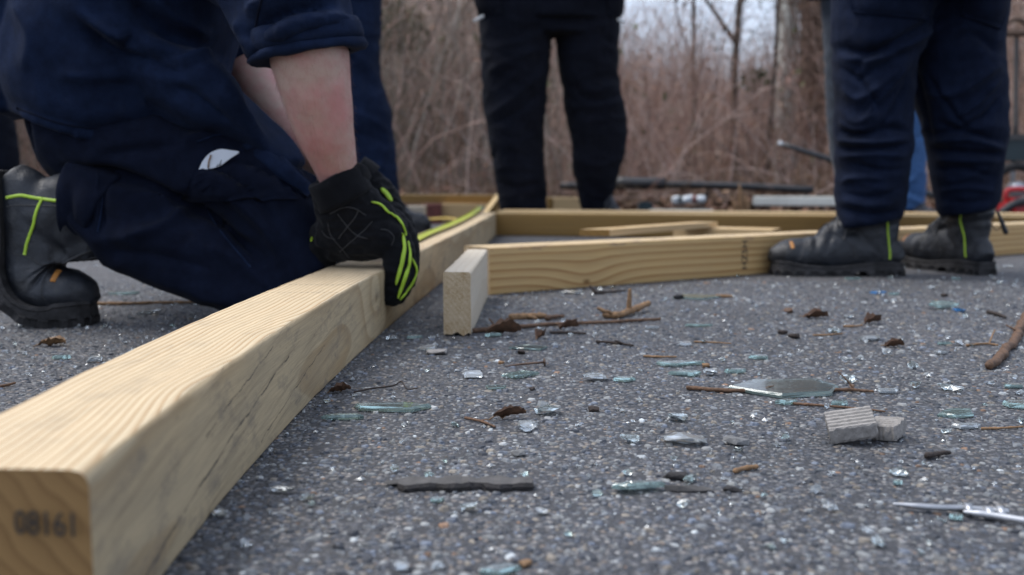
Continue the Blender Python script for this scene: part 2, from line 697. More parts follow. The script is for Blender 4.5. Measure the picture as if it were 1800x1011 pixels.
def make_asphalt():
    k = NB('asphalt')
    v = k.coord()
    cell = k.voro(v, 210, 'F1', 'Color')
    dist = k.voro(v, 210, 'F1', 'Distance')
    hs = k.n('ShaderNodeSeparateColor')
    k.l(cell, hs.inputs[0])
    stone = k.ramp(hs.outputs[0], [(0, (.034, .037, .047)), (.3, (.072, .077, .094)), (.5, (.115, .117, .125)), (.68, (.158, .155, .158)), (.83, (.21, .205, .205)), (.93, (.19, .145, .11)), (1, (.33, .33, .335))], 'LINEAR')
    c = k.mix(k.remap(dist, .34, .62), stone, (.035, .036, .041))
    big = k.noise(v, 2.3, 5, .65)
    mid = k.noise(v, 17, 5, .7)
    c = k.mix(1.0, c, k.ramp(big, [(.3, .70), (.7, 1.22)]), 'MULTIPLY')
    c = k.mix(k.math('MULTIPLY', k.remap(mid, .52, .75), .35), c, (.105, .098, .092))
    c = k.mix(k.math('MULTIPLY', k.remap(k.noise(v, 900, 2), .5, .8), .35), c, (.20, .195, .19))
    k.set(col=c, rough=k.remap(mid, .3, .7, .52, .78), spec=.5)
    h = k.math('ADD', k.math('MULTIPLY', k.remap(dist, .65, .1), 1.0), k.math('MULTIPLY', k.noise(v, 420, 4, .7), .7))
    k.bump(h, .8, .0022)
    return k.m


def make_glass(name, col, rough=.04, trans=.88):
    k = NB(name)
    v = k.coord()
    k.set(col=col, trans=trans, ior=1.5, rough=k.remap(k.noise(v, 160, 4, .7), .45, .8, rough, rough + .22), spec=.5)
    k.bump(k.noise(v, 90, 2, .5), .22, .0006)
    return k.m


M = {}
M['asphalt'] = make_asphalt()
M['pebble'] = tinted('aggregate', .6, .5, 260)
M['soil'] = plain('soil', (.085, .062, .048), .95, .5, 3, .6, .02)
M['bank'] = plain('overgrown_bank', (.18, .135, .110), .95, .6, 2.2, .8, .05)
M['brush'] = tinted('dry_stem', .85, .2, 9)
M['navy'] = cloth('navy_cloth', (.0040, .0060, .0145), (.0075, .0115, .0270), .02, .08)
M['navy_mid'] = cloth('mid_navy_cloth', (.0044, .0072, .0175), (.0088, .0145, .0350), .02, .10)
M['navy_light'] = cloth('faded_navy_cloth', (.0062, .0112, .0285), (.0125, .0230, .0580), .02, .08)
M['black_cloth'] = cloth('black_cloth', (.0050, .0060, .0105), (.0090, .0110, .0190), .02, .15)
M['denim'] = cloth('blue_denim', (.035, .085, .20), (.06, .13, .28), .1, .2)
M['grey_cloth'] = cloth('slate_cloth', (.020, .028, .042), (.035, .046, .065), .15, .2)


def make_leather():
    k = NB('dusty_black_leather')
    v = k.coord()
    n1 = k.noise(v, 14, 6, .7)
    n2 = k.noise(v, 70, 5, .7)
    c = k.mix(k.remap(n1, .40, .68), (.0065, .0075, .0100), (.019, .023, .032))
    c = k.mix(k.math('MULTIPLY', k.remap(n2, .55, .75), .5), c, (.085, .085, .085))
    sc = k.remap(k.noise(k.vec('MULTIPLY', v, (1, 1, .3)), 160, 4, .8), .64, .74)
    c = k.mix(k.math('MULTIPLY', sc, .5), c, (.15, .145, .14))
    k.set(col=c, rough=k.remap(n2, .3, .7, .38, .7), spec=.5)
    h = k.math('ADD', k.math('MULTIPLY', k.voro(v, 420), .5), k.math('MULTIPLY', k.noise(v, 30, 5, .65), 2.2))
    k.bump(h, .45, .0016)
    return k.m


M['leather'] = make_leather()
M['rubber'] = plain('worn_black_rubber', (.026, .025, .026), .8, .75, 38, .7, .003, .3)
M['lime'] = plain('lime_rubber', (.36, .54, .035), .5, .12, 90, .1, .0005)
M['glove'] = cloth('black_knit', (.0055, .0060, .0075), (.0095, .0100, .0120), .06, .30, 2600)
M['glove_palm'] = cloth('worn_palm_patch', (.016, .015, .015), (.030, .028, .027), .15, .8, 900)
M['stitch'] = plain('grey_thread', (.040, .040, .042), .8, .3, 200, 0)
M['orange'] = plain('orange_tag', (.36, .15, .03), .6, .2, 90, .1)
M['white_card'] = plain('white_card', (.62, .66, .72), .6, .04, 20, .05)
M['steel'] = plain('dull_steel', (.42, .43, .45), .42, .2, 60, .15, .0006, .5, .85)
M['rust'] = plain('rusty_steel', (.10, .06, .04), .7, .5, 120, .4)
M['black_plastic'] = plain('black_plastic', (.014, .015, .018), .45, .3, 20, .1)
M['red_plastic'] = plain('red_plastic', (.42, .018, .022), .4, .15, 12, .1)
M['teal_metal'] = plain('dark_teal_metal', (.012, .028, .034), .5, .3, 10, .1)
M['pale_paint'] = plain('pale_weathered_paint', (.62, .62, .57), .7, .12, 5, .2)
M['bark'] = plain('grey_brown_bark', (.085, .062, .048), .9, .45, 25, .9, .012)
M['twig'] = plain('brown_bark', (.115, .062, .034), .75, .5, 150, .6, .0015)
M['twig_dark'] = plain('dark_bark', (.032, .022, .018), .8, .5, 150, .6, .0015)
M['twig_tan'] = plain('peeled_tan_wood', (.22, .125, .058), .7, .35, 120, .5, .0012)
M['leaf'] = plain('curled_brown_leaf', (.10, .050, .026), .7, .5, 120, .4)
M['stone'] = plain('grey_stone', (.17, .17, .17), .85, .4, 160, .7, .0015)
M['cement'] = plain('cement_board', (.30, .28, .26), .9, .22, 180, .7, .0012)
M['charcoal'] = plain('charred_wood', (.028, .025, .025), .8, .6, 180, .7, .0016)
M['char_top'] = plain('weathered_grey_wood', (.075, .071, .069), .85, .4, 90, .5, .001)
M['glass'] = make_glass('broken_glass', (.87, .96, .94), .03, .92)
M['glass_teal'] = make_glass('green_glass', (.74, .92, .88), .04)
M['glass_white'] = make_glass('crazed_glass', (.90, .96, .98), .10, .80)
M['glass_blue'] = make_glass('blue_glass', (.10, .38, .80), .06)
M['glass_edge'] = make_glass('glass_edge', (.60, .84, .80), .05, .84)
M['yellow_hose'] = plain('yellow_hose', (.45, .30, .03), .5, .15, 30, .1)
M['brick_red'] = plain('faded_red_paint', (.16, .055, .045), .8, .3, 30, .3)
M['ink'] = plain('stamp_ink', (.030, .028, .026), .8, .3, 300, 0)
M['white_plastic'] = plain('white_plastic', (.55, .58, .60), .5, .1, 10, .1)
M['skin'] = None


def make_skin():
    k = NB('skin')
    v = k.coord()
    a = k.noise(v, 16, 4, .6)
    b = k.noise(v, 70, 4, .65)
    c = k.mix(k.remap(k.noise(v, 11, 4, .65), .40, .62), (.52, .36, .30), (.54, .255, .235))
    c = k.mix(k.math('MULTIPLY', k.remap(b, .48, .70), .38), c, (.44, .20, .18))
    fr = k.remap(k.voro(v, 95), .10, .03)
    c = k.mix(k.math('MULTIPLY', fr, .25), c, (.25, .12, .08))
    k.set(col=c, rough=.52, spec=.4, sss=.12)
    k.b.inputs['Subsurface Radius'].default_value = (1.0, .35, .2)
    k.b.inputs['Subsurface Scale'].default_value = .006
    h = k.math('ADD', k.noise(v, 420, 3, .6), k.math('MULTIPLY', k.voro(v, 700), .5))
    k.bump(h, .25, .0006)
    return k.m


M['skin'] = make_skin()
LUM = dict(light=(.56, .44, .27), dark=(.40, .25, .115))
M['post_top'] = wood('pine_top', (.635, .52, .345), (.355, .195, .078), (.30, .02), .0062, .013, (1.6, 7, 7), fibre=.25, streak=.10,
                     marks=((.80, .0016, .04, .12), (.715, .0016, .10, .08), (1.045, .0009, .02, .5)), bump=.35,
                     knots=(((.19, -.046, .089), .026, .060, 0), ((.40, -.05, .089), .018, .05, 0), ((1.6, .02, .089), .012, .05, .006)), smudge=.22)
M['post_side'] = wood('pine_side_weathered', (.54, .42, .255), (.37, .25, .125), (.30, .02), .011, .014, (2.2, 7, 7), slope=.115, smudge=.6, cracks=((.004, .125, .03, .46, .0009), (.030, .12, .20, .40, .0006), (-.03, .12, .35, .62, .0006)), grey=(.31, .255, .175), grey_amt=.5,
                      fibre=.22, streak=.38, bump=.4, rough=.7, knots=(((.955, -.0445, .055), .02, .05, .006),), marks=((.992, .0007, 0, .35), (.93, .0004, 0, .1)))
M['post_end'] = wood('pine_end_stained', (.30, .175, .068), (.20, .108, .040), (.12, -.06), .0105, .026, (20, 14, 14), fibre=.12, bump=.3, streak=.15)
M['block_end'] = wood('fresh_cut_end', (.58, .455, .30), (.50, .37, .22), (.09, -.03), .006, .003, (9, 14, 14), fibre=.1, speck=.75, bump=.7)
M['block_side'] = wood('fresh_planed_side', (.62, .545, .43), (.56, .47, .345), (.2, .02), .010, .008, (1.5, 10, 10), fibre=.16, grey=(.50, .46, .40), grey_amt=.35, bump=.25)
M['joist_side'] = wood('joist_side', (.58, .385, .165), (.27, .105, .022), (.035, -.065), .0125, .006, (1.5, 5, 5), fibre=.22, bump=.3, grey=(.40, .285, .15), grey_amt=.3,
                       knots=(((.235, -.0445, .012), .017, .045, .006),), stain=((.14, .085, .095), .089))
M['joist_top'] = wood('joist_top', (.62, .48, .29), (.45, .31, .15), (.2, .3), .007, .010, fibre=.25, bump=.3, stain=((.15, .095, .10), .0885))
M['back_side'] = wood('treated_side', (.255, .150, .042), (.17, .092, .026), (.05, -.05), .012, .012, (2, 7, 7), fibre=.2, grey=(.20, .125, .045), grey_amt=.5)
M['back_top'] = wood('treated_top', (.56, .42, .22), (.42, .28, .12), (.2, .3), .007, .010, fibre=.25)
M['board'] = wood('loose_board', (.60, .44, .24), (.42, .26, .11), (.02, .3), .009, .014, (2, 6, 6), fibre=.25)

# ------------------------------------------------------------------ ground, verge, brush
def sheet(name, x0, x1, y0, y1, z, mat, n=1):
    xs, ys = np.linspace(x0, x1, n + 1), np.linspace(y0, y1, n + 1)
    V = np.array([[x, y, z] for y in ys for x in xs])
    F = [[j * (n + 1) + i, j * (n + 1) + i + 1, (j + 1) * (n + 1) + i + 1, (j + 1) * (n + 1) + i] for j in range(n) for i in range(n)]
    return tag(obj(name, V, F, mat, smooth=False), kind='structure')


sheet('ground', -400, 400, -60, 900, -0.006, M['soil'])
# the asphalt ends in a ragged line under the brush
xs = np.linspace(-60, 60, 241)
edge = 7.0 + .25 * vnoise(np.stack([xs, xs * 0, xs * 0], 1), 1.1, 3) + .1 * vnoise(np.stack([xs, xs * 0, xs * 0], 1), 5, 4)
V = np.concatenate([np.stack([xs, xs * 0 - 40, xs * 0], 1), np.stack([xs, edge, xs * 0], 1)])
F = [[i, i + 1, 242 + i, 241 + i] for i in range(240)]
tag(obj('asphalt', V, F, M['asphalt'], smooth=False), kind='structure')

# the stones of the asphalt near the camera stand proud of it, one small lump each
NP = 74000
yy = 0.44 + (rng.random(NP) ** 1.35) * 1.75
half = 0.30 + yy * .62
xx = (rng.random(NP) * 2 - 1) * half
size = rng.gamma(3.6, .00046, NP).clip(.0006, .0046) * (1 + .22 * (yy - .5))
ns = 7
ang = np.arange(ns) * 2 * math.pi / ns
jit = 1 + (rng.random((NP, ns)) - .5) * .55
rot = rng.random(NP) * 6.28
asp = .6 + .4 * rng.random(NP)
hgt = size * (.20 + .38 * rng.random(NP))
ca, sa = np.cos(ang)[None] * jit, np.sin(ang)[None] * jit * asp[:, None]
cx = ca * np.cos(rot)[:, None] - sa * np.sin(rot)[:, None]
cy = ca * np.sin(rot)[:, None] + sa * np.cos(rot)[:, None]
tilt = (rng.random((NP, ns)) - .5) * .5
V = np.zeros((NP, 2 * ns + 1, 3))
for k, (f, h) in enumerate(((1.0, -.12), (.72, .80))):
    V[:, k * ns:(k + 1) * ns, 0] = xx[:, None] + cx * f * size[:, None]
    V[:, k * ns:(k + 1) * ns, 1] = yy[:, None] + cy * f * size[:, None]
    V[:, k * ns:(k + 1) * ns, 2] = hgt[:, None] * (h + (tilt if k else 0))
V[:, -1] = np.stack([xx, yy, hgt * (1 + tilt[:, 0] * .5)], 1)
base = (np.arange(NP) * (2 * ns + 1))[:, None, None]
j = np.arange(ns)
quads = np.stack([j, (j + 1) % ns, ns + (j + 1) % ns, ns + j], 1)
tri = np.stack([ns + j, ns + (j + 1) % ns, np.full(ns, 2 * ns), np.full(ns, 2 * ns)], 1)
t1 = np.concatenate([quads[:, [0, 1, 2]], quads[:, [0, 2, 3]], tri[:, :3]])
F = (t1[None] + base).reshape(-1, 3)
me = new_mesh('aggregate', V.reshape(-1, 3), F, M['pebble'], smooth=False)
pal = np.array([(.045, .047, .055), (.07, .073, .083), (.10, .10, .107), (.14, .14, .142), (.19, .182, .172), (.20, .165, .13), (.28, .27, .255), (.38, .38, .37), (.20, .115, .07), (.12, .13, .155)])
pick = rng.choice(len(pal), NP, p=[.20, .17, .14, .13, .12, .07, .055, .012, .013, .09])
tint = pal[pick] * np.array([.95, 1.01, 1.06]) * (.65 + .75 * rng.random((NP, 1)))
stain = vnoise(np.stack([xx, yy, xx * 0], 1), 2.3, 5) * .6 + vnoise(np.stack([xx, yy, xx * 0], 1), 9, 6) * .4
tint = tint * (1 + .38 * stain)[:, None]
colour_points(me, np.repeat(tint, 2 * ns + 1, 0))
tag(put('aggregate', me), kind='stuff')


def brush_mass(name, mats, sets):
    Vs, Fs, Cs, n = [], [], [], 0
    for V, F, C in sets:
        Vs.append(V)
        Fs.append(F + n)
        Cs.append(C)
        n += len(V)
    me = new_mesh(name, np.concatenate(Vs), np.concatenate(Fs), mats, smooth=True)
    colour_points(me, np.concatenate(Cs))
    return tag(put(name, me), kind='stuff')


STEM = np.array([(.13, .085, .066), (.165, .112, .090), (.20, .145, .122), (.11, .068, .045), (.15, .095, .062), (.225, .175, .155), (.09, .066, .052), (.175, .102, .080)]) * np.array([1.48, 1.43, 1.42])
STEM_L = np.array([(.11, .095, .078), (.14, .122, .10), (.165, .145, .125), (.085, .072, .052), (.095, .088, .062), (.20, .178, .155)]) * 1.3


def stems(n, x0, x1, y0, y1, hfun, rad, lean, pal, kids=4, kidlen=.4, droop=0.02, kink=.12, seed=0, segs=5):
    r = np.random.default_rng(seed)
    x = r.uniform(x0, x1, n)
    y = r.uniform(y0, y1, n)
    clump = vnoise(np.stack([x, y, x * 0], 1), 1.6, seed)
    keep = r.random(n) < .62 + .5 * clump
    x, y = x[keep], y[keep]
    n = len(x)
    P0 = np.stack([x, y, np.full(n, -.02)], 1)
    D = np.stack([r.normal(0, lean, n), r.normal(0, lean, n), np.ones(n)], 1)
    L = hfun(x, y) * r.uniform(.55, 1.15, n)
    R = rad * r.uniform(.6, 1.5, n)
    V, F, s, P = twigs(P0, D, L, R, droop, segs, kink, 3, r)
    c = pal[r.integers(0, len(pal), n)] * r.uniform(.85, 1.75, (n, 1))
    out = [(V, F, c[s])]
    if kids:
        m = n * kids
        par = np.repeat(np.arange(n), kids)
        t = r.uniform(.25, .97, m) * segs
        i = np.minimum(t.astype(int), segs - 1)
        f = (t - i)[:, None]
        B = P[par, i] * (1 - f) + P[par, i + 1] * f
        up = P[par, i + 1] - P[par, i]
        up /= np.linalg.norm(up, axis=1)[:, None]
        D2 = up * .8 + r.normal(0, .55, (m, 3))
        V2, F2, s2, P2 = twigs(B, D2, kidlen * r.uniform(.4, 1.4, m) * (L[par] / L.mean()), R[par] * .5, droop * 1.5, 3, kink * 1.3, 3, r)
        out.append((V2, F2, (c[par] * r.uniform(.8, 1.2, (m, 1)))[s2]))
    return out


def canes(n, x0, x1, y0, y1, span, rad, pal, seed=0):
    """long arching canes that fall back to the ground"""
    r = np.random.default_rng(seed)
    P0 = np.stack([r.uniform(x0, x1, n), r.uniform(y0, y1, n), np.full(n, 0.0)], 1)
    a = r.uniform(0, 2 * math.pi, n)
    D = np.stack([np.cos(a), np.sin(a) * .4, r.uniform(.5, 2.2, n)], 1)
    V, F, s, P = twigs(P0, D, span * r.uniform(.5, 1.5, n), rad * r.uniform(.6, 1.4, n), r.uniform(.05, .30, n), 9, .06, 4, r)
    V[:, 2] = np.maximum(V[:, 2], .004)
    c = pal[r.integers(0, len(pal), n)] * r.uniform(1.0, 1.7, (n, 1))
    return (V, F, c[s])


def bx(px, y): return (px - CX) / FOC * y


def hgt_front(x, y):
    u = x / y * FOC + CX
    return np.interp(u, [-900, 560, 850, 1000, 1090, 1200, 1300, 1400, 1500, 1800, 2700], [2.6, 2.6, 2.3, 1.9, 1.75, 1.62, 1.25, 1.25, 2.3, 2.6, 2.6])


def hgt_back(x, y):
    u = x / y * FOC + CX
    return np.interp(u, [-900, 560, 880, 1010, 1090, 1250, 1290, 1395, 1450, 1800, 2700], [4.5, 4.5, 4.0, 3.0, 2.7, 2.4, 1.7, 1.7, 4.2, 4.5, 4.5])


XL, XR = -9.5, 9.5
sets = []
sets += stems(2600, XL, XR, 7.6, 10.5, hgt_front, .0046, .30, STEM, 6, .45, .03, .17, 11)
sets += stems(1500, XL, XR, 10.5, 14.5, hgt_back, .0060, .12, STEM, 5, .6, .015, .09, 12)
sets += stems(2600, XL, XR, 11.5, 17, lambda x, y: hgt_back(x, y) * .55, .0050, .2, STEM, 5, .5, .02, .12, 17)
sets += stems(2600, XL, bx(1000, 9), 7.8, 11.5, hgt_front, .0050, .18, STEM_L, 5, .5, .02, .12, 13)
sets += stems(2400, XL, XR, 7.3, 9.0, lambda x, y: .55 + 0 * x, .0034, .7, STEM, 4, .3, .06, .2, 14)
sets += stems(850, bx(1060, 11), bx(1420, 11), 9.5, 13.5, lambda x, y: hgt_back(x, y) * .92, .0036, .15, STEM[[1, 2, 5, 7]] * 1.1, 7, .5, .0, .12, 18)
r_ = np.random.default_rng(19)
n_ = 260
V, F, s, P = twigs(np.stack([r_.uniform(XL, XR, n_), r_.uniform(7.3, 8.6, n_), np.zeros(n_)], 1), np.stack([r_.normal(0, .9, n_), r_.normal(0, .4, n_), np.ones(n_)], 1), r_.uniform(.5, 1.5, n_), np.full(n_, .0062), .03, 6, .07, 4, r_)
sets.append((V, F, (STEM[[2, 5, 5, 1]][r_.integers(0, 4, n_)] * r_.uniform(.9, 1.3, (n_, 1)))[s]))
sets.append(canes(90, XL, XR, 7.4, 8.8, 1.3, .0048, STEM[[1, 2, 5, 7]], 15))
sets.append(canes(40, XL, XR, 7.1, 7.7, 1.0, .0062, STEM[[2, 5, 5]], 16))
brush_mass('brush', M['brush'], sets)

# dry grass: blades, a quad strip each
GRASS = np.array([(.24, .175, .11), (.19, .13, .085), (.29, .225, .155), (.15, .095, .06)])
r = np.random.default_rng(21)
n = 9000
P0 = np.stack([r.uniform(XL, XR, n), r.uniform(7.1, 9.6, n), np.full(n, -.01)], 1)
V, F, s, P = twigs(P0, np.stack([r.normal(0, .5, n), r.normal(0, .5, n), np.ones(n)], 1), r.uniform(.12, .5, n), np.full(n, .0026), r.uniform(0, .35, n), 3, .12, 3, r)
c = GRASS[r.integers(0, 4, n)] * r.uniform(.6, 1.2, (n, 1))
brush_mass('dry_grass', M['brush'], [(V, F, c[s])])

# fallen leaves and litter along the edge of the asphalt
def leaf_quads(n, x0, x1, yfun, zfun, size, pal, seed, up=.6):
    r = np.random.default_rng(seed)
    x = r.uniform(x0, x1, n)
    y = yfun(r, n)
    z = zfun(r, n, y)
    a = r.uniform(0, 6.28, n)
    s = size * r.uniform(.5, 1.4, n)
    u = np.stack([np.cos(a), np.sin(a), r.normal(0, up * .5, n)], 1) * s[:, None]
    w = np.stack([-np.sin(a), np.cos(a), r.normal(0, up, n)], 1) * s[:, None] * .55
    C = np.stack([x, y, z], 1)
    V = np.stack([C - u, C - w * .9 + u * .1, C + u, C + w + u * .05], 1)
    V[:, 1, 2] += s * .25
    V[:, 3, 2] += s * .25
    V[:, :, 2] = np.maximum(V[:, :, 2], .002)
    F = np.arange(n * 4).reshape(n, 4)
    c = pal[r.integers(0, len(pal), n)] * r.uniform(.6, 1.3, (n, 1))
    return V.reshape(-1, 3), F, np.repeat(c, 4, 0)


LEAF = np.array([(.16, .085, .055), (.20, .115, .075), (.12, .07, .05), (.24, .155, .10), (.10, .065, .05), (.19, .12, .10)])
brush_mass('fallen_leaves', M['brush'], [
    leaf_quads(15000, XL, XR, lambda r, n: 6.75 + r.gamma(2.0, .45, n), lambda r, n, y: np.clip(r.exponential(.035, n), .003, .16) * np.clip((y - 6.4) / 1.0, .1, 1), .032, LEAF, 31)])
# withered leaves still hanging in the brush
brush_mass('hanging_leaves', M['brush'], [
    leaf_quads(2600, XL, XR, lambda r, n: r.uniform(7.7, 11, n), lambda r, n, y: r.uniform(.15, 1.9, n), .026, np.array([(.20, .12, .085), (.16, .10, .07), (.26, .17, .12), (.10, .11, .05), (.09, .10, .045)]), 32, 1.2)])

# the far wood: one mass of thin trees behind the brush
FAR = np.array([(.13, .115, .105), (.16, .14, .13), (.10, .09, .08), (.12, .115, .09)])


def hgt_far(x, y):
    u = x / y * FOC + CX
    base = np.interp(u, [-900, 560, 900, 1040, 1100, 1200, 1390, 1430, 1500, 2700], [11, 11, 9, 5.5, 3.6, 3.2, 3.2, 8, 11, 11])
    return base * (y / 30)


sets = stems(900, -32, 32, 22, 38, hgt_far, .026, .09, FAR, 12, 1.5, 0.0, .07, 41, 6)
sets += stems(700, -30, bx(1000, 30), 18, 30, lambda x, y: hgt_far(x, y) * .7, .016, .16, FAR, 10, 1.1, 0.0, .10, 42, 5)
brush_mass('far_wood', M['brush'], sets)


def tree(label, px, y, r0, h, seed, lean=0.0, forks=(), bark=None):
    o = empty('tree', (bx(px, y), y, 0))
    tag(o, label, 'tree', 'bare trees standing in the brush')
    rr = np.random.default_rng(seed)
    O = np.array(o.location)
    zs = np.linspace(-.05, h, 14)
    P = np.stack([lean * zs + .035 * np.sin(zs * 1.7 + seed), .03 * np.cos(zs * 1.3 + seed), zs], 1) + O
    R = r0 * (1 - .55 * zs / h) * (1 + .5 * np.exp(-np.maximum(zs, 0) / .22))
    V, F = tube(P, R, 14)
    N = normals(V, F)
    V = V + N * (r0 * .14 * vnoise(V, (26), seed))[:, None]
    V = V + N * (r0 * .10 * vnoise(V * np.array([1, 1, .25]), 60, seed + 1))[:, None]
    obj('trunk', V, F, bark or M['bark'], O, o)
    sets = []
    for (z, ax, az, L, rad) in forks:
        b = O + np.array([lean * z, 0, z])
        Q = np.array([b, b + np.array([ax * .25, 0, az * .25]) * L, b + np.array([ax * .55, .05, az * .6]) * L, b + np.array([ax * .7, .1, az]) * L])
        V, F = tube(Q, np.array([rad, rad * .85, rad * .7, rad * .3]), 8, seg=9)
        obj('branch', V, F, bark or M['bark'], O, o)
    n = 60
    t = rr.uniform(.25, 1, n)
    B = O + np.stack([lean * t * h, 0 * t, t * h], 1)
    V, F, s, _ = twigs(B, np.stack([rr.normal(0, 1, n), rr.normal(0, .8, n), rr.uniform(.2, 1.4, n)], 1), rr.uniform(.4, 1.3, n), np.full(n, r0 * .10), -.01, 5, .14, 4, rr)
    obj('crown', V, F, bark or M['bark'], O, o)
    return o


# an overgrown bank rises behind the brush
nx_, ny_ = 140, 26
def hill_top(x_, y_):
    u_ = x_ / y_ * FOC + CX
    return np.interp(u_, [-1200, 560, 860, 980, 1085, 1200, 1300, 1390, 1440, 3000], [4.8, 4.8, 4.6, 3.3, 2.35, 2.15, 1.95, 2.15, 4.4, 4.8])


def hill_z(x_, y_):
    t_ = (np.maximum(y_ - 12.5, 0) / 16) ** (1 / 1.3)
    return -.05 + hill_top(x_, y_) * (1 - np.exp(-t_ * 3.2)) / .96


V = []
for j_ in range(ny_):
    for i_ in range(nx_):
        y_ = 12.5 + 16 * (j_ / (ny_ - 1)) ** 1.3
        x_ = (-1 + 2 * i_ / (nx_ - 1)) * 1.1 * y_
        V.append((x_, y_, float(hill_z(x_, y_))))
V = np.array(V)
V[:, 2] += (.16 * vnoise(V, .9, 71) + .07 * vnoise(V, 3.1, 72)) * np.clip((V[:, 1] - 12.5) / 1.5, 0, 1)
F = [[j_ * nx_ + i_, j_ * nx_ + i_ + 1, (j_ + 1) * nx_ + i_ + 1, (j_ + 1) * nx_ + i_] for j_ in range(ny_ - 1) for i_ in range(nx_ - 1)]
tag(obj('hill', V, F, M['bank']), kind='structure')
# scrub that grows on the bank and breaks its skyline
sets = []
for k_, (n_, y0_, y1_, rad_, len_) in enumerate(((2600, 13, 19, .0055, .9), (2600, 17, 27, .008, 1.3))):
    r = np.random.default_rng(80 + k_)
    y_ = r.uniform(y0_, y1_, n_)
    x_ = r.uniform(-.62, .62, n_) * y_
    P0 = np.stack([x_, y_, hill_z(x_, y_) - .1], 1)
    V, F, s, P = twigs(P0, np.stack([r.normal(0, .28, n_), r.normal(0, .28, n_), np.ones(n_)], 1), len_ * r.uniform(.4, 1.3, n_), np.full(n_, rad_), .02, 4, .14, 3, r)
    c = STEM[r.integers(0, len(STEM), n_)] * r.uniform(.8, 1.5, (n_, 1))
    sets.append((V, F, c[s]))
    m_ = n_ * 4
    par = np.repeat(np.arange(n_), 4)
    B = P[par, r.integers(1, 5, m_)]
    V, F, s, _ = twigs(B, np.stack([r.normal(0, .7, m_), r.normal(0, .7, m_), r.uniform(.2, 1.2, m_)], 1), len_ * .4 * r.uniform(.4, 1.3, m_), np.full(m_, rad_ * .5), .01, 3, .16, 3, r)
    sets.append((V, F, c[par][s]))
brush_mass('scrub', M['brush'], sets)

tree('slim forked brown tree rising from the brush beside the gap of sky', 1288, 10.2, .040, 4.6, 3, .012, ((1.52, -.55, .75, 1.5, .024), (1.9, .35, .9, 1.6, .018)))
tree('thin straight brown tree close against the pale post', 1350, 9.6, .026, 4.2, 5, .004, ((2.1, .3, .9, .9, .010),))
tree('thick ivy-brown tree trunk between the pale post and the worker with crossed legs', 1420, 10.4, .135, 6.0, 8, .004, ((2.3, .5, .8, 1.6, .05),))
tree('slender grey tree in the brush between the kneeling worker and the black trousers', 712, 11.0, .035, 5.0, 12, -.02, ((1.2, .5, .8, 1.3, .016), (1.8, -.4, .9, 1.2, .014)))
tree('pinkish thin tree at the edge of the open sky beside the black trousers', 1217, 11.5, .028, 4.0, 14, .0, ((1.4, -.3, .9, 1.3, .012),))
# vines hang round the thick trunk
rr = np.random.default_rng(51)
n = 420
P0 = np.stack([bx(1425, 10.2) + rr.normal(0, .16, n), 10.1 + rr.normal(0, .14, n), rr.uniform(0, 2.6, n)], 1)
V, F, s, _ = twigs(P0, np.stack([rr.normal(0, .25, n), rr.normal(0, .2, n), np.ones(n)], 1), rr.uniform(.4, 1.1, n), np.full(n, .006), .02, 4, .2, 3, rr)
c = np.array([(.14, .085, .06), (.11, .072, .05), (.17, .11, .08)])[rr.integers(0, 3, n)]
brush_mass('vines', M['brush'], [(V, F, c[s])])
# an evergreen shrub low under the sky gap
def green_shrub(label, px, y, z, rad, n, seed):
    o = empty('evergreen_shrub', (bx(px, y), y, 0))
    tag(o, label, 'shrub', 'evergreen shrubs in the brush')
    O = np.array(o.location)
    r = np.random.default_rng(seed)
    m = 30
    V, F, s, P = twigs(np.tile(O, (m, 1)) + r.normal(0, .03, (m, 3)) * [1, 1, 0], np.stack([r.normal(0, .35, m), r.normal(0, .35, m), np.ones(m)], 1), r.uniform(.5, 1.0, m) * z, np.full(m, .006), 0, 5, .12, 4, r)
    obj('stem', V, F, M['bark'], O, o)
    V, F, c = leaf_quads(n, -1, 1, lambda r, k: r.uniform(-1, 1, k), lambda r, k, yy: r.uniform(0, 1, k), .024, np.array([(.055, .068, .026), (.075, .085, .032), (.045, .055, .025), (.10, .09, .045)]), seed, 1.0)
    q = V.reshape(-1, 4, 3)
    dirs = r.normal(0, 1, (n, 3))
    dirs /= np.linalg.norm(dirs, axis=1)[:, None]
    C = O + np.array([0, 0, z]) + dirs * (r.random((n, 1)) ** .45) * np.array([rad, rad, rad * .7])
    q = q - q.mean(1, keepdims=True) + C[:, None]
    me = new_mesh('foliage', q.reshape(-1, 3) - O, F, M['brush'], smooth=False)
    colour_points(me, c)
    put('foliage', me, parent=o)


green_shrub('low dark evergreen shrub under the gap of open sky', 1322, 9.8, 1.15, .17, 240, 61)
green_shrub('olive evergreen shrub beside the navy trouser leg of the worker behind', 690, 10.5, 1.75, .40, 1600, 62)

# pale post between the two brown trunks
o = empty('pale_post', (bx(1375, 10.7), 10.7, 0))
tag(o, 'pale cream post standing behind the brush between two brown trunks', 'post')
V, F = tube(np.array([[0, 0, -.1], [0, 0, 1.2], [0, 0, 5]]) + np.array(o.location), np.array([.108, .106, .103]), 20, seg=8)
obj('shaft', V, F, M['pale_paint'], o.location, o)
V, F = tube(np.array([[0, 0, 2.6], [0, 0, 2.68]]) + np.array(o.location), np.array([.113, .113]), 20)
obj('band', V, F, M['steel'], o.location, o)

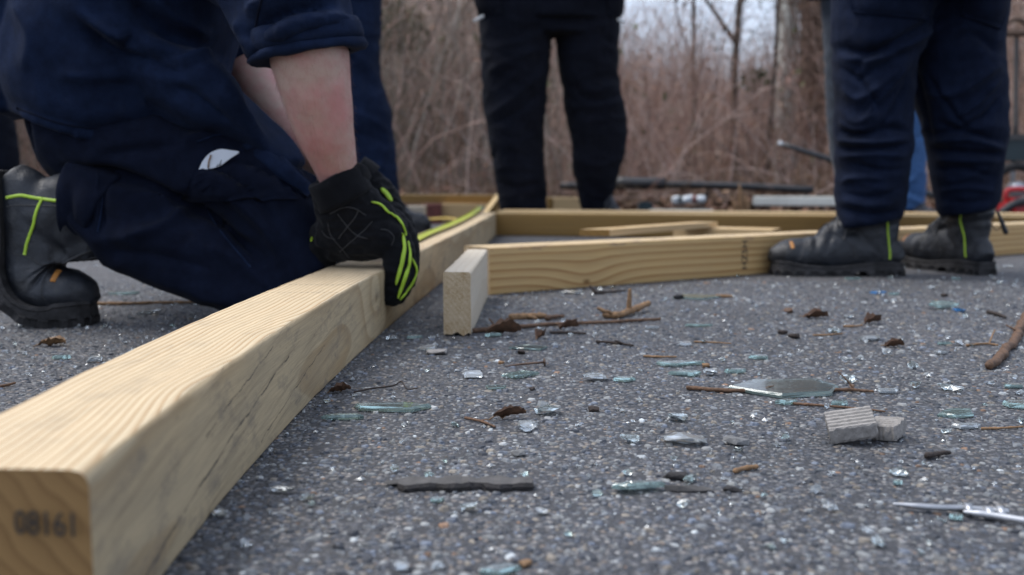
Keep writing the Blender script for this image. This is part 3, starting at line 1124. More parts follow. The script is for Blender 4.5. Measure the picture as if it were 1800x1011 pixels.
# ------------------------------------------------------------------ timbers
def section(w, h, rads, k=4, m=3):
    """rounded rectangle (y left, z up) from bottom right, anticlockwise seen from the near end; side code per point gap: 0 right, 1 top, 2 left, 3 bottom"""
    pts, code = [], []
    sx, sz = [1, 1, -1, -1], [1, -1, -1, 1]
    base = [(-w / 2, 0), (-w / 2, h), (w / 2, h), (w / 2, 0)]                  # bottom right, top right, top left, bottom left
    for c in range(4):
        r = rads[c]
        cy_, cz_ = base[c][0] + sx[c] * r, base[c][1] + sz[c] * r
        for i in range(m + 1):
            a = math.radians(270 - 90 * c - 90 * i / m)
            pts.append((cy_ + r * math.cos(a), cz_ + r * math.sin(a)))
            code.append(c if i >= m / 2 else (c - 1) % 4)
        rn = rads[(c + 1) % 4]
        p0 = np.array(pts[-1])
        p1 = np.array([[-w / 2, h - rn], [w / 2 - rn, h], [w / 2, rn], [-w / 2 + rn, 0]][c])
        for i in range(1, k):
            pts.append(tuple(p0 + (p1 - p0) * i / k))
            code.append(c)
    return np.array(pts), code


def timber(name, label, cat, centre, w, h, mats, group=None, rad=.003, wane=None, skew=(0, 0), rough=.0006, seed=1, z0=0.0, stations=None, zs=None, ragged=0.0):
    """centre: function of distance along -> (x, y) plus the run of distances; mats top, side, end. The mesh keeps its unbent rest coordinates."""
    S = stations
    V, R, F, mi = [], [], [], []
    for s in S:
        c = centre(s)
        e = 1e-3
        t = (np.array(centre(s + e)) - np.array(centre(s - e)))
        t /= np.linalg.norm(t)
        lft = np.array([-t[1], t[0]])
        rr = [rad] * 4
        if wane: rr[1] = rad + wane(s)
        sec, code = section(w, h, rr)
        n = len(sec)
        a = (s - S[0]) / (S[-1] - S[0])
        sk = skew[0] * (1 - a) ** 6 + skew[1] * a ** 6
        zz = zs(s) if zs else 0
        for (y, z) in sec:
            p = np.array(c) + lft * y + t * sk * (y + w / 2)
            V.append((p[0], p[1], z0 + zz + z))
            R.append((s, y, z))
    V, R = np.array(V), np.array(R)
    if rough:
        N = np.zeros_like(V)
        N[:, 2] = (R[:, 2] / h - .5) * 2
        V[:, 2] += rough * vnoise(R, 40, seed) * (R[:, 2] > h * .5)
        V[:, 0] += rough * vnoise(R, 33, seed + 1)
    if ragged:
        low = (R[:, 0] <= S[0] + 1e-6) & (R[:, 2] < .004)
        V[low, 2] += ragged * np.abs(vnoise(R[low] * np.array([1, 1, 0]), 420, 9))
    m = len(S)
    for i in range(m - 1):
        for j in range(n):
            k = (j + 1) % n
            F.append([i * n + j, (i + 1) * n + j, (i + 1) * n + k, i * n + k])
            mi.append(0 if code[j] == 1 else 1)
    # end faces have points of their own, so that the arris stays crisp
    for st, rev in ((0, False), (m - 1, True)):
        b = len(V)
        V = np.vstack([V, V[st * n:(st + 1) * n]])
        R = np.vstack([R, R[st * n:(st + 1) * n]])
        f = [b + j for j in range(n)]
        F.append(f[::-1] if rev else f)
        mi.append(2)
    O = np.array([*centre(S[0]), z0])
    o = obj(name, V, F, mats, O, smooth=False)
    me = o.data
    me.polygons.foreach_set('material_index', np.array(mi, np.int32))
    sm = np.ones(len(F), bool)
    sm[-2:] = False
    me.polygons.foreach_set('use_smooth', sm)
    at = me.attributes.new('rest', 'FLOAT_VECTOR', 'POINT')
    at.data.foreach_set('vector', R.astype(np.float32).ravel())
    me.set_sharp_from_angle(angle=math.radians(50))
    tag(o, label, cat, group)
    return o


TH = .089
ky = np.array([.30, .431, .65, .93, 1.18, 1.43, 1.98, 2.46, 3.2, 3.84, 4.3])
kx = np.array([-.176, -.181, -.1915, -.198, -.193, -.1825, -.1545, -.134, -.099, -.070, -.05])
_fit = np.polyfit(ky, kx, 5)
POST_Y0 = .431


def post_right(y): return float(np.polyval(_fit, y))
def post_centre(s): return (post_right(POST_Y0 + s) - TH / 2, POST_Y0 + s)


S = np.concatenate([np.linspace(0, .3, 40), np.linspace(.3, 1.2, 70)[1:], np.linspace(1.2, 3.66, 60)[1:]])
post = timber('timber_post', 'long square pine post in the foreground that the gloved hand grips', 'timber', post_centre, TH, TH, [M['post_top'], M['post_side'], M['post_end']],
              rad=.0028, wane=lambda s: .0035 * math.exp(-(s / .03) ** 2) + .004 * math.exp(-((s - .20) / .04) ** 2) + .002 * math.exp(-((s - .36) / .02) ** 2) + .0016 * max(0, float(vnoise(np.array([[s * 26, 1, 2]]), 1.0, 4)[0])) + .0007 * float(vnoise(np.array([[s * 130, 5, 2]]), 1.0, 4)[0]) + .0008, skew=(.15, 0), stations=S, seed=3)


def text_piece(name, txt, size, place, mat, parent, origin, depth=.0002, mirror=False):
    cu = bpy.data.curves.new('txt', 'FONT')
    cu.body = txt
    cu.size = size
    cu.extrude = depth
    cu.resolution_u = 3
    cu.offset = size * .004
    cu.align_x = 'CENTER'
    cu.align_y = 'CENTER'
    t = bpy.data.objects.new('txt', cu)
    COL.objects.link(t)
    dg = bpy.context.evaluated_depsgraph_get()
    dg.update()
    me = bpy.data.meshes.new_from_object(t.evaluated_get(dg))
    bpy.data.objects.remove(t)
    me.name = name
    me.transform(place)
    me.transform(Matrix.Translation(-Vector(origin)))
    me.materials.clear()
    me.materials.append(mat)
    return put(name, me, parent=parent)


PO = np.array([*post_centre(0), 0])
end_c = np.array([post_right(POST_Y0) - .0190, POST_Y0 - .0008 + .15 * .0190, .0665])
rz = -math.atan(.15)
text_piece('ink_stamp', '08161', .0155, Matrix.Translation(Vector(end_c + np.array([0, -.0004, -.0015]))) @ Matrix.Rotation(rz, 4, 'Z') @ Matrix.Rotation(math.pi / 2, 4, 'X') @ Matrix.Scale(.80, 4, (1, 0, 0)), M['ink'], post, PO)


def straight(a, b):
    a, b = np.array(a[:2]), np.array(b[:2])
    d = (b - a) / np.linalg.norm(b - a)
    return (lambda s: tuple(a + d * s)), float(np.linalg.norm(b - a)), d


FRAME = 'pale lumber of the frame on the asphalt'
# long joist; front face from picture points on the ground
a, b = G(861, 519), G(1800, 446)
d = (b - a)[:2] / np.linalg.norm((b - a)[:2])
back = np.array([-d[1], d[0]])
A2 = a[:2] + back * TH / 2
cf = lambda s: tuple(A2 + d * s)
L = 2.44
joist = timber('timber_joist', 'long timber with orange grain lines that the work boots stand against', 'timber', cf, TH, TH, [M['joist_top'], M['joist_side'], M['block_end']], FRAME,
               rad=.003, stations=np.linspace(0, L, 90), seed=9, rough=.0008)
q = G(1306, 484)
ds = (q[:2] - a[:2]).dot(d)
st = np.array([*(a[:2] + d * ds - back * .0006), .047])
text_piece('ink_stamp', 'HZ5H', .026, Matrix.Translation(Vector(st)) @ Matrix.Rotation(math.atan2(d[1], d[0]), 4, 'Z') @ Matrix.Rotation(math.pi / 2, 4, 'X') @ Matrix.Rotation(math.pi / 2, 4, 'Z'), M['ink'], joist, np.array([*cf(0), 0]))

# short cut block on edge
p0, p1 = G(828, 591), G(857.5, 523)
d3 = (p1 - p0)[:2] / np.linalg.norm((p1 - p0)[:2])
lf = np.array([-d3[1], d3[0]])
B0 = p0[:2] + lf * .019
BL = float(np.linalg.norm((p1 - p0)[:2])) - .004
timber('timber_block', 'short freshly cut pale timber standing on edge with its sawn end to the camera', 'timber', lambda s: tuple(B0 + d3 * s), .038, TH, [M['block_side'], M['block_side'], M['block_end']], FRAME,
       rad=.0022, stations=np.linspace(0, BL, 24), seed=12, ragged=.006, wane=lambda s: .0015)

# rear cross timber, butted against the post
yb = 4.02
xb = post_right(yb) + .006
q2 = G(1780, 381, TH)
sl = (q2[1] - .0 - yb) / (q2[0] - xb)
sl = max(-.25, min(.0, sl))
db = np.array([1, sl]) / math.hypot(1, sl)
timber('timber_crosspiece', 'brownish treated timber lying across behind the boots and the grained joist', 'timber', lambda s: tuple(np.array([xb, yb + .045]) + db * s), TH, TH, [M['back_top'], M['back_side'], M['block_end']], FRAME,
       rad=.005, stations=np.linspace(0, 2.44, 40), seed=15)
# pale board lying right behind the crosspiece
timber('timber_plank', 'pale plank lying flat just behind the treated crosspiece', 'plank', lambda s: tuple(np.array([xb + .02, yb + .20]) + db * s), .14, .038, [M['board'], M['board'], M['block_end']], FRAME,
       stations=np.linspace(0, 2.3, 20), seed=16, z0=.0575)
for k, s0 in enumerate((.25, 1.15, 2.0)):
    c = np.array([xb + .02, yb + .20]) + db * s0
    V, F = box((c[0], c[1], .02875), (.06, .13, .0572), math.atan2(db[1], db[0]))
    if k == 0: pile = empty('spacer_block', (c[0], c[1], 0)); pile['label'] = 'low wooden spacer under the pale plank behind the crosspiece'; pile['category'] = 'spacer'; pile['group'] = 'spacers under the rear plank'
    else:
        pile = empty('spacer_block', (c[0], c[1], 0)); pile['label'] = 'low wooden spacer under the pale plank behind the crosspiece'; pile['category'] = 'spacer'; pile['group'] = 'spacers under the rear plank'
    obj('block', V, F, M['bark'], pile.location, pile, smooth=False)


def plank(name, label, cat, P0, P1, w, t, mats, roll=0.0, seed=1, group=None, n=16, bow=0.0):
    """free board between two points in space; roll tips its width"""
    P0, P1 = np.array(P0), np.array(P1)
    T = (P1 - P0) / np.linalg.norm(P1 - P0)
    U = np.cross([0, 0, 1], T)
    U /= np.linalg.norm(U)
    Nn = np.cross(T, U)
    U, Nn = U * math.cos(roll) + Nn * math.sin(roll), Nn * math.cos(roll) - U * math.sin(roll)
    L = np.linalg.norm(P1 - P0)
    prof = np.array([(-1, 0), (-.98, 1), (.98, 1), (1, 0)])
    V, R, F, mi = [], [], [], []
    for i in range(n):
        s = i / (n - 1)
        c = P0 + (P1 - P0) * s + Nn * bow * math.sin(math.pi * s)
        for a_, b_ in prof:
            V.append(c + U * a_ * w / 2 + Nn * (b_ * t))
            R.append((s * L, a_ * w / 2, b_ * t))
    for i in range(n - 1):
        for j in range(4):
            k = (j + 1) % 4
            F.append([i * 4 + j, (i + 1) * 4 + j, (i + 1) * 4 + k, i * 4 + k])
            mi.append(0 if j == 1 else 1)
    F += [[0, 1, 2, 3], [(n - 1) * 4 + j for j in (3, 2, 1, 0)]]
    mi += [2, 2]
    o = obj(name, V, F, mats, P0, smooth=False)
    o.data.polygons.foreach_set('material_index', np.array(mi, np.int32))
    at = o.data.attributes.new('rest', 'FLOAT_VECTOR', 'POINT')
    at.data.foreach_set('vector', np.array(R, np.float32).ravel())
    return tag(o, label, cat, group)


bm3 = [M['board'], M['board'], M['back_side']]
plank('loose_board', 'thin loose board lying aslant on top of the orange grained timber', 'board', W(1045, 412, 2.30) * [1, 1, 0] + [0, 0, .0905], W(1240, 394, 3.0) * [1, 1, 0] + [0, 0, .0800], .075, .015, bm3, roll=-.02, seed=3)
V = W(1300, 402, 2.95)
plank('timber_offcut', 'pinkish pale offcut lying between the joist and the crosspiece', 'offcut', (W(1195, 405, 3.02) * [1, 1, 0]), (W(1365, 405, 2.9) * [1, 1, 0]), .14, .0785, bm3, seed=4)
# lumber behind, near the legs of the rear workers
RB = 'lumber stacked behind the kneeling worker'
plank('stacked_timber', 'long olive tan timber on top of the stack behind the post', 'timber', W(660, 347, 5.35) * [1, 1, 0] + [0, 0, .101], W(890, 347, 5.2) * [1, 1, 0] + [0, 0, .101], .09, .042, [M['back_top'], M['back_side'], M['back_side']], group=RB)
plank('stacked_timber', 'pinkish tan timber under the olive one behind the tape end', 'timber', W(779, 360, 5.2) * [1, 1, 0], W(882, 360, 5.15) * [1, 1, 0], .12, .099, [M['board'], M['board'], M['back_side']], group=RB)
plank('stacked_timber', 'dull red painted wooden block in the stack behind the post', 'timber', W(748, 360, 5.15) * [1, 1, 0], W(777, 360, 5.15) * [1, 1, 0], .11, .0985, [M['brick_red']] * 3, group=RB)
plank('stacked_timber', 'whitish end of a short timber next to the red block', 'timber', W(690, 360, 4.75) * [1, 1, 0], W(748, 360, 4.75) * [1, 1, 0], .10, .098, [M['block_side'], M['block_side'], M['block_end']], group=RB)
plank('stacked_timber', 'pale yellow timber end between the black trouser legs', 'timber', W(972, 360, 5.3) * [1, 1, 0], W(1024, 360, 5.3) * [1, 1, 0], .12, .128, [M['board'], M['board'], M['block_end']], group=RB)
plank('stacked_timber', 'orange brown splint of wood beside the pale end between black trousers', 'timber', W(962, 360, 5.3) * [1, 1, 0], W(971, 360, 5.3) * [1, 1, 0], .11, .128, [M['back_top'], M['back_side'], M['back_side']], group=RB)
plank('leaning_brace', 'brown board tilted up against the stack beside the black trousers', 'board', W(850, 372, 5.0) * [1, 1, 0] + [0, 0, .004], W(888, 343, 5.05), .06, .03, [M['back_top'], M['back_side'], M['back_side']])

# ------------------------------------------------------------------ tape measure on the post
tp = [(700, 437), (727, 423), (755, 410), (793, 395), (826, 379), (846, 366)]
zz = np.linspace(.0925, .098, 6)
ctr = np.array([G(x, y, z) for (x, y), z in zip(tp, zz)])
ctr = spline(ctr, 70)
ctr[:, 2] = np.interp(np.arange(70), [0, 30, 55, 69], [.0905, .0945, .0975, .1015])
# keep the blade over the post, its true width 25 mm
o = empty('tape_measure', ctr[0])
tag(o, 'yellow green tape measure blade drawn out along the top of the post', 'tape measure')
T = np.gradient(ctr, axis=0)
U = np.stack([-T[:, 1], T[:, 0], T[:, 0] * 0], 1)
U /= np.linalg.norm(U, axis=1)[:, None]
V, F = [], []
pf = [(-1, .0030), (-.6, .0008), (0, 0), (.6, .0008), (1, .0030)]
for i in range(70):
    for a_, b_ in pf:
        V.append(ctr[i] + U[i] * a_ * .0125 + np.array([0, 0, b_]))
m = len(V)
V += [v - np.array([0, 0, .0006]) for v in V]
for i in range(69):
    for j in range(4):
        f = [i * 5 + j, (i + 1) * 5 + j, (i + 1) * 5 + j + 1, i * 5 + j + 1]
        F += [f[::-1], [x + m for x in f]]
    for e in (0, 4):
        F.append([i * 5 + e, (i + 1) * 5 + e, (i + 1) * 5 + e + m, i * 5 + e + m])


def make_tape():
    k = NB('tape_blade')
    p = k.attr('rest')
    s = k.n('ShaderNodeSeparateXYZ')
    k.l(p, s.inputs[0])
    fr = k.math('FRACT', k.math('MULTIPLY', s.outputs[0], 1 / .00635))
    tick = k.math('MULTIPLY', k.math('LESS_THAN', fr, .16), k.math('GREATER_THAN', k.math('ABSOLUTE', s.outputs[1]), .006))
    c = k.mix(k.math('MULTIPLY', tick, .8), (.40, .44, .035), (.04, .04, .03))
    k.set(col=c, rough=.42, spec=.5)
    return k.m


blade = obj('blade', V, F, make_tape(), ctr[0], o)
dist = np.concatenate([[0], np.cumsum(np.linalg.norm(np.diff(ctr, axis=0), axis=1))])
rest = np.array([(dist[i], a_ * .0125, 0) for i in range(70) for a_, b_ in pf] * 2, np.float32)
at = blade.data.attributes.new('rest', 'FLOAT_VECTOR', 'POINT')
at.data.foreach_set('vector', rest.ravel())
e = ctr[-1]
V1, F1 = box(e + [0, .004, .004], (.024, .018, .003), .2)
V2, F2 = box(e + [0.002, .013, -.004], (.024, .003, .018), .2)
V, F = join([(V1, F1), (V2, F2)])
obj('hook', V, F, M['steel'], ctr[0], o, smooth=False)

# ------------------------------------------------------------------ work boots
BOOT_L = .315


def bent(P, ang):
    """lift the heel: the part behind the ball of the foot swings up by ang"""
    if not ang: return P
    P = np.array(P, float)
    x0, x1, z0 = .140, .268, .012
    n = 40
    s = np.linspace(0, x1 - x0, n)
    phi = ang * np.clip(s / (x1 - x0), 0, 1)
    ds = s[1] - s[0]
    cx_ = x1 - np.concatenate([[0], np.cumsum(np.cos(phi[:-1]) * ds)])
    cz_ = z0 + np.concatenate([[0], np.cumsum(np.sin(phi[:-1]) * ds)])
    a = x1 - P[:, 0]
    out = P.copy()
    m = a > 0
    q = np.clip(a[m], 0, x1 - x0)
    ex = a[m] - q
    ph = ang * q / (x1 - x0)
    c1 = np.interp(q, s, cx_) - np.cos(ph) * ex
    c2 = np.interp(q, s, cz_) + np.sin(ph) * ex
    h = P[m, 2] - z0
    out[m, 0] = c1 + np.sin(ph) * h
    out[m, 2] = c2 + np.cos(ph) * h
    return out


def foot_half(x):
    return np.interp(x, [0, .01, .04, .08, .12, .16, .20, .25, .285, .305, .315], [.018, .028, .036, .0375, .037, .041, .047, .0495, .042, .028, .010])


def boot(parent, O, heel, direction, bend=0.0, flip=1, tall=.21, side=1, t_piping=False, scale=1.0, seed=1, pull=False, detail=True):
    """work boot: heel point on the ground, direction of the toe; child 'boot' with sole, piping, tag and laces as its own pieces"""
    d = np.array(direction, float)
    d /= np.linalg.norm(d)
    heel = np.array(heel, float)

    def place(P):
        P = bent(np.asarray(P, float) * [1, flip, 1], bend) * scale
        return np.stack([heel[0] + P[:, 0] * d[0] - P[:, 1] * d[1], heel[1] + P[:, 0] * d[1] + P[:, 1] * d[0], heel[2] + P[:, 2]], 1)

    xs = np.array([.006, .02, .05, .09, .13, .17, .21, .25, .285, .303, .311])
    top = np.array([.060, .085, .105, .115, .122, .111, .098, .091, .083, .069, .048])
    foot = tube(np.stack([xs, xs * 0, (top + .010) / 2], 1), np.stack([np.maximum(foot_half(xs) - .001, .008), (top - .010) / 2], 1), 22, (0, 1, 0))
    shaft = tube(np.array([[.080, 0, .055], [.074, 0, .10], [.066, 0, .14], [.062, 0, .175], [.060, 0, tall]]), np.array([[.060, .037], [.064, .039], [.062, .041], [.060, .046], [.060, .048]]), 22, (1, 0, 0), seg=14)
    instep = tube(np.array([[.205, 0, .070], [.165, 0, .100], [.125, 0, .135], [.100, 0, .170]]), np.array([.030, .030, .030, .028]), 14, (0, 1, 0), seg=10)
    V, F = fuse([foot, shaft, instep], .0045, 5)
    V[:, 2] = np.maximum(V[:, 2], .020)
    N = normals(V, F)
    # toe cap, counter seams and leather creases across the ball and at the ankle
    x, y, z = V.T
    dsp = .0022 * np.exp(-((x - .262 + .5 * (z - .05)) / .010) ** 2) * (z > .03) * -1 + .0012 * (x > .262)
    for cx0, sl, a_, w_ in ((.215, .25, -.0040, .006), (.198, .30, .0028, .006), (.182, .35, -.0036, .006), (.10, -1.0, -.003, .010)):
        dsp = dsp + a_ * np.exp(-((x - cx0 + sl * (z - .09)) / w_) ** 2) * np.clip((z - .045) / .03, 0, 1) * (z < .14)
    for zc, a_ in ((.118, -.0035), (.134, .003), (.150, -.003), (.166, .002)):
        dsp = dsp + a_ * np.exp(-((z - zc + .25 * (x - .07) + .006 * vnoise(V, 30, seed)) / .0055) ** 2) * (x < .14)
    dsp = dsp + .0016 * vnoise(V, 45, seed + 2) + .0007 * vnoise(V, 120, seed + 3)
    V = V + N * dsp[:, None]
    surf = Surf(V, F)
    up = obj('boot', place(V), F, M['leather'], O, parent)
    # sole: outline rings with lugs
    n = 96
    t = np.arange(n) / n
    ox = np.where(t < .5, t * 2, 2 - t * 2)
    sx_ = (1 - np.cos(ox * math.pi)) / 2 * BOOT_L
    sg = np.where(t < .5, 1, -1)
    hw = foot_half(sx_) + .0035
    lug = np.where((np.arange(n) // 2) % 2 == 0, 1.0, -1.0)
    rings = []
    wav = .030 + .005 * np.cos((sx_ - .05) / .26 * 6.28) + .003 * (sx_ > .27)
    nx = np.interp(sx_, [0, .02, .29, BOOT_L], [-1, -.2, .2, 1])
    for z_, off in ((wav, -.006), (wav, .001), (wav - .005, .0022), (wav - .007, .0008), (np.full(n, .013), .0025), (np.full(n, .011), None), (np.full(n, .0), None), (np.full(n, .0), -.012)):
        o_ = .0012 + lug * .0028 if off is None else off
        zz_ = z_ + (0 if np.ndim(z_) and (z_ > .001).all() else np.where((sx_ > .088) & (sx_ < .125), .012, 0))
        rings.append(np.stack([sx_ + nx * o_, sg * (hw + o_) * 1.0, zz_], 1))
    V2 = np.concatenate(rings)
    F2 = [[i * n + j, i * n + (j + 1) % n, (i + 1) * n + (j + 1) % n, (i + 1) * n + j] for i in range(len(rings) - 1) for j in range(n)]
    for r0 in (0, len(rings) - 1):
        for j in range(n // 2):
            f = [r0 * n + j, r0 * n + (j + 1) % n, r0 * n + (n - j - 1) % n, r0 * n + (n - j) % n]
            f = list(dict.fromkeys(f))
            if len(f) > 2: F2.append(f)
    V2 = V2 + .0008 * vnoise(V2, 90, seed + 4)[:, None] * np.array([1, 1, 0])
    obj('sole', place(V2), F2, M['rubber'], O, up, smooth=False)
    if not detail: return up
    # lime piping by the heel
    def line(pts, w, th, name, mat, nn=22, lift=.0004):
        P, Nn = lay_line(surf, pts, nn, lift, by_pixel=False)
        Vs, Fs = strip(P, Nn, w, th)
        return obj(name, place(Vs), Fs, M[mat], O, up)
    line([(.036, side * .05, .036), (.034, side * .05, .07), (.040, side * .05, .10), (.048, side * .055, .135), (.040, side * .055, .165), (.034, side * .055, tall - .004)], .0026, .0016, 'piping', 'lime')
    if t_piping:
        line([(.034, side * .055, .094), (.060, side * .055, .086), (.095, side * .055, .074), (.124, side * .05, .062)], .0024, .0016, 'piping', 'lime')
    line([(.050, side * .05, .036), (.049, side * .05, .09), (.058, side * .055, .135), (.050, side * .055, tall - .006)], .0009, .0007, 'seam', 'stitch')
    line([(.262, side * .06, .040), (.250, side * .05, .060), (.240, side * .03, .088), (.238, 0, .10)], .0009, .0008, 'seam', 'stitch')
    line([(.120, side * .06, .038), (.128, side * .05, .070), (.150, side * .045, .095), (.185, side * .03, .115)], .0009, .0008, 'seam', 'stitch')
    # little orange tag on the toe cap
    line([(.272, side * .034, .066), (.273, side * .026, .076), (.274, side * .018, .084)], .0042, .0008, 'toe_tag', 'orange', 8)
    # laces across the instep
    for i, f in enumerate(np.linspace(0, 1, 5)):
        xx_, zz_ = .192 - .085 * f, .115 + .055 * f
        line([(xx_ + .010, -.026, zz_ - .012), (xx_, 0, zz_ + .03), (xx_ - .006, .026, zz_ - .008)], .0022, .0022, 'lace', 'stitch' if t_piping else 'black_plastic', 10, .001)
    for sgn in (-1, 1):
        line([(.112, sgn * .010, .17), (.128, sgn * .028, .145), (.142, sgn * .040, .118), (.150, sgn * .046, .092)], .0020, .0020, 'lace', 'stitch' if t_piping else 'black_plastic', 12, .001)
    if pull:
        line([(.118, side * .034, .122), (.111, side * .036, .136), (.107, side * .036, .146)], .0032, .0022, 'lace_tip', 'white_plastic', 8, .002)
    return up


# ------------------------------------------------------------------ standing workers
def rows(y_edges, depth, seed=None):
    """picture rows (y, x of one edge, x of the other) at a distance -> centres and half widths in metres"""
    P, R = [], []
    for (py, a, b) in y_edges:
        c = W((a + b) / 2, py, depth)
        P.append(c)
        R.append((b - a) / 2 * depth / FOC)
    return np.array(P), np.array(R)


def arm_parts(sh, el, wr, hand_dir, r=.05):
    parts = [tube(np.array([sh, el, wr]), np.array([r, r * .82, r * .52]), 14, (0, 1, 0), seg=12)]
    return parts


def hand_parts(wr, tip_dir, side_dir, s=1.0):
    """palm, four fingers and a thumb"""
    wr, t, u = np.array(wr), np.array(tip_dir, float), np.array(side_dir, float)
    t /= np.linalg.norm(t)
    u = u - t * u.dot(t)
    u /= np.linalg.norm(u)
    n = np.cross(t, u)
    parts = [tube(np.array([wr - t * .02, wr + t * .03, wr + t * .09]), np.array([[.024, .020], [.036, .018], [.041, .014]]) * s, 12, u, seg=6)]
    for k, (o, L) in enumerate(((-.030, .070), (-.010, .080), (.010, .075), (.030, .058))):
        b = wr + t * .085 + u * o
        parts.append(tube(np.array([b - t * .02, b + t * L * .45, b + t * L * .8 - n * .012, b + t * L - n * .028]), np.array([.010, .0095, .0085, .006]) * s, 8, u, seg=8))
    b = wr + t * .02 - u * .030
    parts.append(tube(np.array([b, b + t * .03 - u * .025, b + t * .065 - u * .032]), np.array([.014, .012, .008]) * s, 8, u, seg=6))
    return parts


def head_parts(neck, top, fwd):
    """skull, face and ears"""
    neck, f = np.array(neck), np.array(fwd, float)
    f /= np.linalg.norm(f)
    s = np.array([-f[1], f[0], 0])
    c = neck + np.array([0, 0, .155])
    parts = [ball(c, (.082, .092, .115)), ball(c + f * .03 - [0, 0, .065], (.055, .06, .058)), tube(np.array([neck - [0, 0, .06], neck, neck + [0, 0, .10]]), np.array([.066, .056, .056]), 14)]
    parts.append(tube(np.array([c + f * .085 + [0, 0, .012], c + f * .112 - [0, 0, .022]]), np.array([.010, .016]), 8))
    for k in (-1, 1):
        parts.append(ball(c + s * k * .083 - [0, 0, .01], (.014, .018, .032), 10, 8))
        parts.append(ball(c + f * .080 + s * k * .034 + [0, 0, .012], (.016, .016, .012), 8, 6))
    parts.append(ball(c + f * .086 - [0, 0, .055], (.024, .018, .010), 8, 6))
    return parts


def standing(label, depth, legs, boots, mat, jmat, hip_x, facing, folds=(), jacket_hem=.86, height=1.80, boot_kw=None, seed=1, leg_flat=1.0, group='workers standing round the timber frame', pockets=(), voxel=.007, hem_flare=1.0, cat='person', noise=.0045, torso_w=.185):
    hip = np.array([*(W(hip_x, 0, depth)[:2]), 0])
    O = np.array([hip[0], hip[1], 0.0])
    f = np.array([facing[0], facing[1], 0.0])
    f /= np.linalg.norm(f)
    sd = np.array([-f[1], f[0], 0])
    zc = height * .47
    hipc = O + [0, 0, zc + .10]
    # body: one continuous figure inside the clothes
    parts, tparts = [], []
    for (edge_rows, dd) in legs:
        P, R = rows(edge_rows, depth + dd)
        top = np.array([P[0][0] * .6 + hip[0] * .4 + 0, P[0][1], max(zc + .10, P[0][2] + .08)])
        P = np.vstack([top, P])
        R = np.concatenate([[max(.095, R[0])], R])
        tparts.append(tube(P, np.stack([R, R * leg_flat], 1), 24, (1, 0, 0), seg=30))
        foot = np.array([P[-1][0], P[-1][1], .105])
        parts.append(tube(np.vstack([P[:1], P[len(P) // 2][None], foot[None]]), np.array([.075, .052, .017]), 12, (1, 0, 0), seg=14))
    wst = O + [0, 0, height * .60]
    sh = O + [0, 0, height * .80]
    for k in (-1, 1):
        s0 = sh + sd * k * .185
        el = s0 + sd * k * .07 - [0, 0, .30] + f * .02
        wr = el + f * .24 + [0, 0, .05] - sd * k * .06
        parts += arm_parts(s0, el, wr, f, .042)
        parts += hand_parts(wr, f - sd * k * .4, np.array([0, 0, 1.0]))
    parts.append(tube(np.array([hipc - [0, 0, .06], wst, sh - [0, 0, .06], sh + [0, 0, .04]]), np.array([[.15, .10], [.135, .09], [.17, .105], [.07, .06]]), 18, sd, seg=16))
    parts += head_parts(sh + [0, 0, .07], height, f)
    V, F = fuse(parts, .011, 3)
    person = obj('person', V, F, M['skin'], O)
    tag(person, label, cat, group)
    # trousers
    tparts.append(tube(np.array([hipc - [0, 0, .12], hipc, wst + [0, 0, .02]]), np.array([[torso_w - .01, .125], [torso_w, .13], [torso_w - .02, .115]]), 24, sd, seg=12))
    V, F = fuse(tparts, voxel, 7)
    V = creases(V, F, folds, noise, (11, 11, 16), seed)
    tr = obj('trousers', V, F, mat, O, person)
    ts = Surf(V, F)
    # jacket with sleeves
    hem = np.array([O[0], O[1], jacket_hem])
    jp = [tube(np.array([hem, hem + [0, 0, .12], wst + [0, 0, .08], sh - [0, 0, .08], sh + [0, 0, .03]]), np.array([[torso_w * 1.10 * hem_flare, .155 * hem_flare], [torso_w * 1.08 * hem_flare, .15], [torso_w, .14], [.20, .135], [.085, .075]]), 26, sd, seg=22)]
    for k in (-1, 1):
        s0 = sh + sd * k * .17
        el = s0 + sd * k * .085 - [0, 0, .30] + f * .02
        wr = el + f * .21 + [0, 0, .045] - sd * k * .05
        jp.append(tube(np.array([s0, el, wr]), np.array([.075, .066, .054]), 16, (0, 1, 0), seg=16))
    V, F = fuse(jp, .009, 5)
    V = creases(V, F, (), .005, (9, 9, 11), seed + 4)
    obj('jacket', V, F, jmat, O, person)
    for (nm, quad, bulge, mm) in pockets:
        Vp, Fp = patch(ts, quad, 12, 12, .002, .004, bulge, depth)
        obj(nm, Vp, Fp, mm or mat, O, tr)
    hair = ball(sh + [0, 0, .245] - f * .012, (.088, .098, .105))
    V, F = hair
    V[:, 2] = np.maximum(V[:, 2], sh[2] + .235)
    obj('hair', V, F, M['twig_dark'], O, person)
    for (heel, dr, kw) in boots:
        boot(person, O, heel, dr, **kw)
    return person, O, ts


